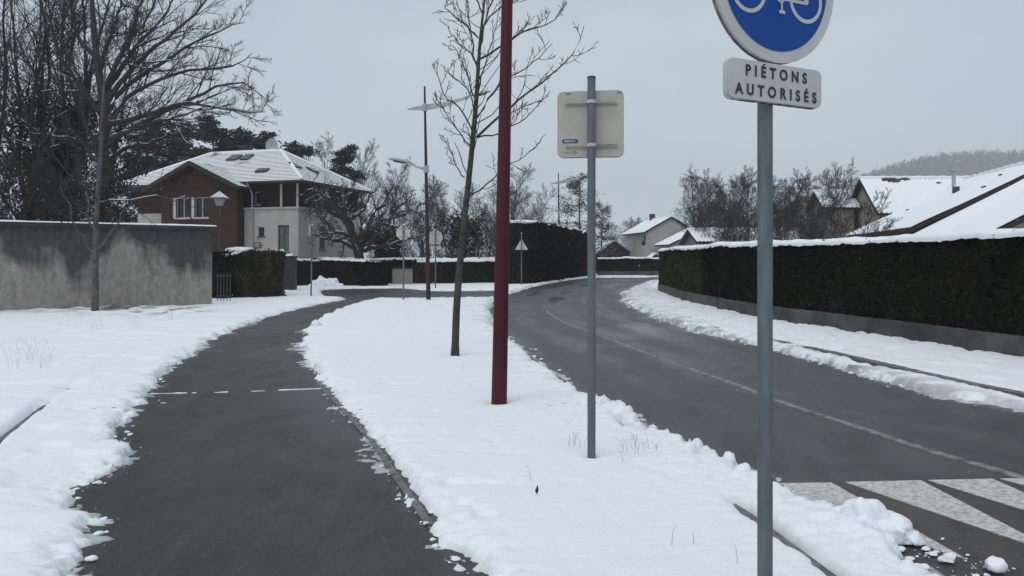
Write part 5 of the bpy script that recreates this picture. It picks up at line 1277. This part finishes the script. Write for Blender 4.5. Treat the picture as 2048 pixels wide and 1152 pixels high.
def pole(parent, h, r=0.03, cap=True, m='galv'):
    o = MB().tube([(0, 0, -0.3), (0, 0, h)], r, 20).build('pole', M[m], parent, True)
    if cap: MB().tube([(0, 0, h + 0.001), (0, 0, h + 0.012), (0, 0, h + 0.018)], [r*1.08, r*1.08, r*0.7], 20).build('pole_cap', M['metal_dark'], o, True)
    return o
# blue cycle sign close by
D0 = 3.2; sx = (1530 - 1024) / F * D0
cs = tag(empty('cycle_sign', (sx, D0, 0), math.radians(28)), 'round blue cycle path sign with white plate on a grey pole, nearest of all', 'road sign')
pole(cs, 2.95)
zc = 2.655
b = MB(); disc(b, 0.325, -0.060, -0.052, zc); 
b.add([(r_*math.cos(2*math.pi*i/48), yy, zc + r_*math.sin(2*math.pi*i/48)) for (r_, yy) in ((0.322, -0.052), (0.325, -0.046), (0.318, -0.032)) for i in range(48)], [(j*48+i, (j+1)*48+i, (j+1)*48+(i+1) % 48, j*48+(i+1) % 48) for j in range(2) for i in range(48)])
dk = b.build('disc', M['sign_white'], cs, False)
b = MB(); disc(b, 0.3255, -0.046, -0.030, zc); b.build('rim', M['grime'], dk)
b = MB(); b.add([(0.280*math.cos(2*math.pi*i/64), -0.0625, zc + 0.280*math.sin(2*math.pi*i/64)) for i in range(64)], [tuple(range(64))]); b.build('blue_face', M['blue'], dk)
b = MB(); Y = -0.0645
def flat_ring(b, cx, cz, r, w, k=40):
    b.add([(cx + q*math.cos(2*math.pi*i/k), Y, cz + q*math.sin(2*math.pi*i/k)) for q in (r-w, r) for i in range(k)], [(i, (i+1) % k, k+(i+1) % k, k+i) for i in range(k)])
def flat_bar(b, p, q, w):
    p, q = np.array(p, float), np.array(q, float); t = (q - p) / np.linalg.norm(q - p); n_ = np.array([-t[1], t[0]]) * w / 2
    b.add([(*(p - n_)[:1], Y, (p - n_)[1]), (*(q - n_)[:1], Y, (q - n_)[1]), (*(q + n_)[:1], Y, (q + n_)[1]), (*(p + n_)[:1], Y, (p + n_)[1])], [(0, 1, 2, 3)])
def flat_disc(b, cx, cz, r, k=24): b.add([(cx + r*math.cos(2*math.pi*i/k), Y, cz + r*math.sin(2*math.pi*i/k)) for i in range(k)], [tuple(range(k))])
wz = zc - 0.058; fx, rx, cx_ = -0.150, 0.158, 0.018
flat_ring(b, fx, wz, 0.092, 0.016); b.build('wheel_mark', M['sign_white'], dk)
b = MB(); flat_ring(b, rx, wz, 0.092, 0.016); b.build('wheel_mark', M['sign_white'], dk); Y -= 0.0006
b = MB(); flat_disc(b, cx_, wz, 0.029); b.build('chainring_mark', M['sign_white'], dk); Y -= 0.0006
b = MB(); flat_bar(b, (cx_, wz - 0.012), (rx, wz - 0.012), 0.013); b.build('chain_mark', M['sign_white'], dk); Y -= 0.0006
b = MB(); flat_disc(b, rx, wz - 0.004, 0.014); b.build('hub_mark', M['sign_white'], dk); Y -= 0.0006
b = MB(); flat_bar(b, (cx_ + 0.003, wz - 0.02), (cx_ + 0.006, wz - 0.068), 0.010); b.build('crank_mark', M['sign_white'], dk); Y -= 0.0006
b = MB(); flat_bar(b, (cx_ - 0.010, wz - 0.066), (cx_ + 0.022, wz - 0.066), 0.012); b.build('pedal_mark', M['sign_white'], dk); Y -= 0.0006
for (p, q) in [((cx_, wz), (0.05, wz + 0.135)), ((0.04, wz + 0.105), (-0.105, wz + 0.115)), ((cx_, wz), (-0.105, wz + 0.105)), ((fx, wz), (-0.095, wz + 0.165)), ((rx, wz), (0.045, wz + 0.10)), ((0.01, wz + 0.14), (0.09, wz + 0.14)), ((-0.13, wz + 0.165), (-0.06, wz + 0.172))]:
    b = MB(); flat_bar(b, p, q, 0.014); b.build('frame_mark', M['sign_white'], dk); Y -= 0.0006
b = MB(); b.slab([(x, -0.062, z + 2.248) for x, z in rrect(0.5, 0.152, 0.028)], (0, 0.006, 0)); b.build('plate', M['sign_white'], cs); pt = cs.children[-1]
b = MB(); b.slab([(x, -0.0555, z + 2.248) for x, z in rrect(0.503, 0.155, 0.029)], (0, 0.024, 0)); b.build('plate_rim', M['sign_white'], pt)
b = MB(); 
for q in range(40):
    rq = random.Random(q); xx = rq.uniform(-0.22, 0.22); b.box((xx, -0.052, 2.1685), (xx + rq.uniform(0.006, 0.02), -0.034, 2.1702))
b.build('grime', M['grime'], pt)
lettering(pt, 'PIÉTONS', 0.0, 2.262, 0.047, 0.330, -0.0640, 'black', 0.038, 1.75)
lettering(pt, 'AUTORISÉS', 0.0, 2.188, 0.047, 0.440, -0.0640, 'black', 0.038, 1.75)
for z in (2.248, 2.655):
    MB().box((-0.042, -0.031, z - 0.012), (0.042, 0.034, z + 0.012)).build('clamp', M['galv'], cs)

# square sign seen from behind
D0 = GS(1183, 912)[1]; sx = (1183 - 1024) / F * D0
sb = tag(empty('square_sign', (sx, D0, 0), math.radians(-9)), 'cream back of a square road sign on a tall grey pole in the verge', 'road sign')
pole(sb, EYE + (HOR - 157) / F * D0, 0.0305)
zc = EYE + (HOR - 246) / F * D0
b = MB(); b.slab([(x - 0.012, 0.052, z + zc) for x, z in rrect(0.490, 0.495, 0.042)], (0, 0.03, 0)); bp_ = b.build('panel', M['sign_back'], sb)
b = MB(); b.slab([(x - 0.012, 0.0545, z + zc) for x, z in rrect(0.496, 0.501, 0.045)], (0, 0.026, 0)); b.build('rim', M['grime'], bp_)
for dz in (0.158, -0.165):
    r_ = MB().box((-0.20, 0.036, zc + dz - 0.014), (0.19, 0.0515, zc + dz + 0.002)).build('rail', M['sign_back'], bp_)
    MB().box((-0.195, 0.033, zc + dz - 0.008), (0.185, 0.0355, zc + dz - 0.003)).build('slot', M['grime'], r_)
    MB().tube([(0, 0, zc + dz - 0.012), (0, 0, zc + dz + 0.012)], 0.036, 20).build('clamp', M['sign_white'], sb, True)
MB().box((0.04, 0.046, zc - 0.162), (0.19, 0.0515, zc - 0.155)).build('dirt', M['grime'], bp_)
for (x0_, x1_) in [(-0.20, -0.16), (0.19, 0.225)]: MB().box((x0_, 0.0500, zc + 0.226), (x1_, 0.0515, zc + 0.238)).build('dirt', M['grime'], bp_)
b = MB(); b.slab([(x - 0.165, 0.0485, z + zc - 0.125) for x, z in rrect(0.122, 0.030, 0.0149, 8)], (0, 0.003, 0)); bd = b.build('badge', M['ink'], bp_)
lettering(bd, 'SEPIA', -0.165, zc - 0.1335, 0.017, 0.088, 0.0475, 'sign_white', 0.035, 1.05)
lettering(bp_, 'PST', -0.180, zc - 0.222, 0.016, 0.055, 0.0510, 'grey_print', 0.03, 1.1)
b = MB()
for i in range(20):
    a0, a1 = 2*math.pi*i/20, 2*math.pi*(i+1)/20; b.quad(*[(-0.128 + q*math.cos(a)*1.4, 0.0510, zc - 0.213 + q*math.sin(a)) for q, a in ((0.006, a0), (0.010, a0), (0.010, a1), (0.006, a1))])
b.build('ring_mark', M['black'], bp_)

# distant sign backs
def sign_back(name, px, base, label, shape, zc_px, size, lean=0.0, rz=0.0, top_px=None, extra=None):
    x, y = GS(px, base); root = tag(empty(name, (x, y, 0), rz), label, 'road sign'); root.rotation_euler = (0, lean, rz)
    zc = EYE + (HOR - zc_px) / F * y; top = EYE + (HOR - (top_px or zc_px - 10)) / F * y
    pole(root, top, 0.032, False)
    if shape == 'tri': pts = [(-size*0.5, -size*0.29), (size*0.5, -size*0.29), (0, size*0.58)]
    elif shape == 'sq': pts = rrect(size, size, 0.03)
    else:
        k = shape; pts = [(size/2*math.cos(2*math.pi*(i+0.5)/k), size/2*math.sin(2*math.pi*(i+0.5)/k)) for i in range(k)]
    pn = MB().slab([(a, 0.036, c + zc) for a, c in pts], (0, 0.022, 0)).build('panel', M['sign_pale'], root)
    for dz in (0.25*size, -0.25*size):
        if shape == 'tri': dz = -0.16*size if dz > 0 else 0.12*size
        wd = size * (0.62 if shape != 'tri' else 0.34)
        MB().box((-wd/2, 0.030, zc + dz - 0.012), (wd/2, 0.0355, zc + dz + 0.012)).build('rail', M['grey_print'], pn)
        MB().tube([(0, 0, zc + dz - 0.015), (0, 0, zc + dz + 0.015)], 0.042, 10).build('clamp', M['lamp_grey'], root)
    MB().tube([(0, 0, top), (0, 0, top + 0.05)], [0.04, 0.01], 8).build('snow_cap', M['snow_plain'], root)
    if extra: MB().slab([(a, 0.036, c + zc - size*0.5 - 0.16) for a, c in rrect(0.52, 0.18, 0.02)], (0, 0.022, 0)).build('plate', M['sign_pale'], root)
    return root
sign_back('octagonal_sign', 807, 600, 'pale back of an octagonal sign beside the far maroon lamp post', 8, 466, 0.53, 0.0, 0.35, 450)
sign_back('round_sign', 871, 577, 'pale back of a round sign with small plate beyond the far maroon lamp post', 32, 475, 0.70, 0.0, 0.0, 460, True)
sign_back('triangular_sign', 1043, 570, 'pale back of a small triangular sign before the very tall hedge', 'tri', 492, 0.72, 0.0, 0.0, 467)
sg_ = sign_back('edge_on_sign', 622, 592, 'thin leaning sign post seen edge on in front of the cream house', 'sq', 460, 0.42, 0.045, math.radians(84), 450)

# dark green cabinet
x, y = G(577, 583); cab = tag(empty('green_pillar', (x, y + 0.25, 0)), 'dark green square pillar with a cap of snow at the hedge end', 'pillar')
MB().box((-0.27, -0.27, -0.1), (0.27, 0.27, 1.62)).build('shaft', M['green_box'], cab, False, 0.03)
MB().box((-0.30, -0.30, 1.622), (0.30, 0.30, 1.68)).build('cap', M['green_box'], cab, False, 0.015)
me = clod_mesh('cap_snow', np.random.default_rng(8), 0.24, 0.24, 0.09, 2); so = link('cap_snow', me, cab); so.location = (0, 0, 1.705)

# small dark railing between wall and hedge
fx0, fy0 = G(428, 607)
rl = tag(empty('railing', (fx0, fy0, 0)), 'short dark metal railing between the concrete wall and the squarish hedge', 'railing')
for i in range(5): MB().tube([(0.03 + i*0.11, 0.25, -0.1), (0.03 + i*0.11, 0.25, 1.05)], 0.014, 6).build('bar', M['metal_dark'], rl)
for z in (0.25, 0.95): MB().tube([(-0.02, 0.25, z), (0.52, 0.25, z)], 0.018, 6).build('rail', M['metal_dark'], rl)

# ------------------------------------------------------------------ small things in the snow
def stalks(name, spots, label, seed, hmin, hmax, spread, n, head=False):
    rng = np.random.default_rng(seed); P = []
    for (px, py) in spots:
        x, y = GS(px, py)
        for _ in range(n):
            bx = np.array([x + rng.normal(0, spread), y + rng.normal(0, spread), 0.05]); h = rng.uniform(hmin, hmax); dr = rng.normal(0, 0.35, 2)
            P.append(np.stack([bx + np.array([dr[0]*h*q*q, dr[1]*h*q*q, h*q + 0.04*math.sin(3*q)]) for q in np.linspace(0, 1, 5)]))
    P = np.stack(P); R = np.tile(np.linspace(0.0013, 0.0007, 5)[None], (len(P), 1))
    v, f = tubes([(P, R, 4)]); o = mesh_np(name, v, f, M['straw'])
    return tag(o, label, 'weeds', None, 'stuff')
stalks('dry_weeds', [(1265,885),(1275,900),(1290,895),(1255,905),(1300,900),(1160,893),(1152,888)], 'dry brown stalks poking through the slush behind the square sign pole', 1, 0.05, 0.16, 0.06, 4)
stalks('dry_grass', [(20,735),(40,720),(60,725),(95,735),(140,650),(200,660),(270,650),(330,640)], 'dry grass stalks in the snowy field', 2, 0.15, 0.42, 0.12, 5)
stalks('dry_stems', [(1030,800),(1015,798),(940,780),(925,740),(1390,1090),(1475,1135),(1350,1090),(1240,920),(1060,960),(780,668),(1085,800)], 'few dry stems on the snow verge', 3, 0.05, 0.14, 0.02, 1)
stalks('dry_tufts', [(770,645),(810,625),(820,640),(855,615),(880,620),(920,600),(960,595),(975,600)], 'small tufts of dry grass at the far end of the verge', 4, 0.10, 0.30, 0.15, 4)
x, y = GS(1074, 992); lf = tag(empty('dead_leaf', (x, y, 0.11)), 'single dark curled leaf standing up in the clean snow', 'leaf')
b = MB(); L = []
for i in range(7):
    q = i / 6; w = 0.011 * math.sin(math.pi * min(1, q + 0.12)); L += [(-w, 0.004*math.cos(3*q), 0.055*q - 0.012), (0, -0.006, 0.055*q - 0.012), (w*0.8 + 0.004*q, 0.006, 0.055*q - 0.010)]
b.add(L, [(i*3+j, i*3+j+1, i*3+j+4, i*3+j+3) for i in range(6) for j in range(2)]); b.build('blade', M['leaf_dead'], lf, True); MB().tube([(0, -0.004, -0.02), (0.004, -0.006, -0.06)], 0.002, 5).build('stalk', M['leaf_dead'], lf)

# drifting snowflakes
rng = np.random.default_rng(909); n = 420
c = np.stack([rng.uniform(-9, 10, n), rng.uniform(2.6, 20, n), rng.uniform(0.1, 6, n)], 1); r = rng.uniform(0.0022, 0.0055, n) * (0.5 + c[:, 1] / 14)
oc = np.array([[1, 0, 0], [0, 1, 0], [-1, 0, 0], [0, -1, 0], [0, 0, 1.1], [0, 0, -1.1]]); of = np.array([[0, 1, 4], [1, 2, 4], [2, 3, 4], [3, 0, 4], [1, 0, 5], [2, 1, 5], [3, 2, 5], [0, 3, 5]])
v = c[:, None, :] + oc[None] * r[:, None, None]; f = of[None] + (np.arange(n) * 6)[:, None, None]
tag(mesh_np('snowflakes', v.reshape(-1, 3), f.reshape(-1, 3), M['snow_plain'], None, True), 'sparse snowflakes drifting in the air', 'snow', None, 'stuff')

# ------------------------------------------------------------------ winter haze
hz, nt, pb = new_mat('haze_air'); nt.nodes.remove(pb)
pv = nt.nodes.new('ShaderNodeVolumePrincipled'); pv.inputs['Color'].default_value = (0.93, 0.96, 1.0, 1); pv.inputs['Density'].default_value = 0.0006; pv.inputs['Anisotropy'].default_value = 0.2
nt.links.new(pv.outputs['Volume'], nt.nodes['Material Output'].inputs['Volume'])
hb = MB().box((-2600, -320, -1.6), (2600, 3100, 150)).build('haze', hz)
tag(hb, 'thin winter haze in the air', 'haze', None, 'stuff')
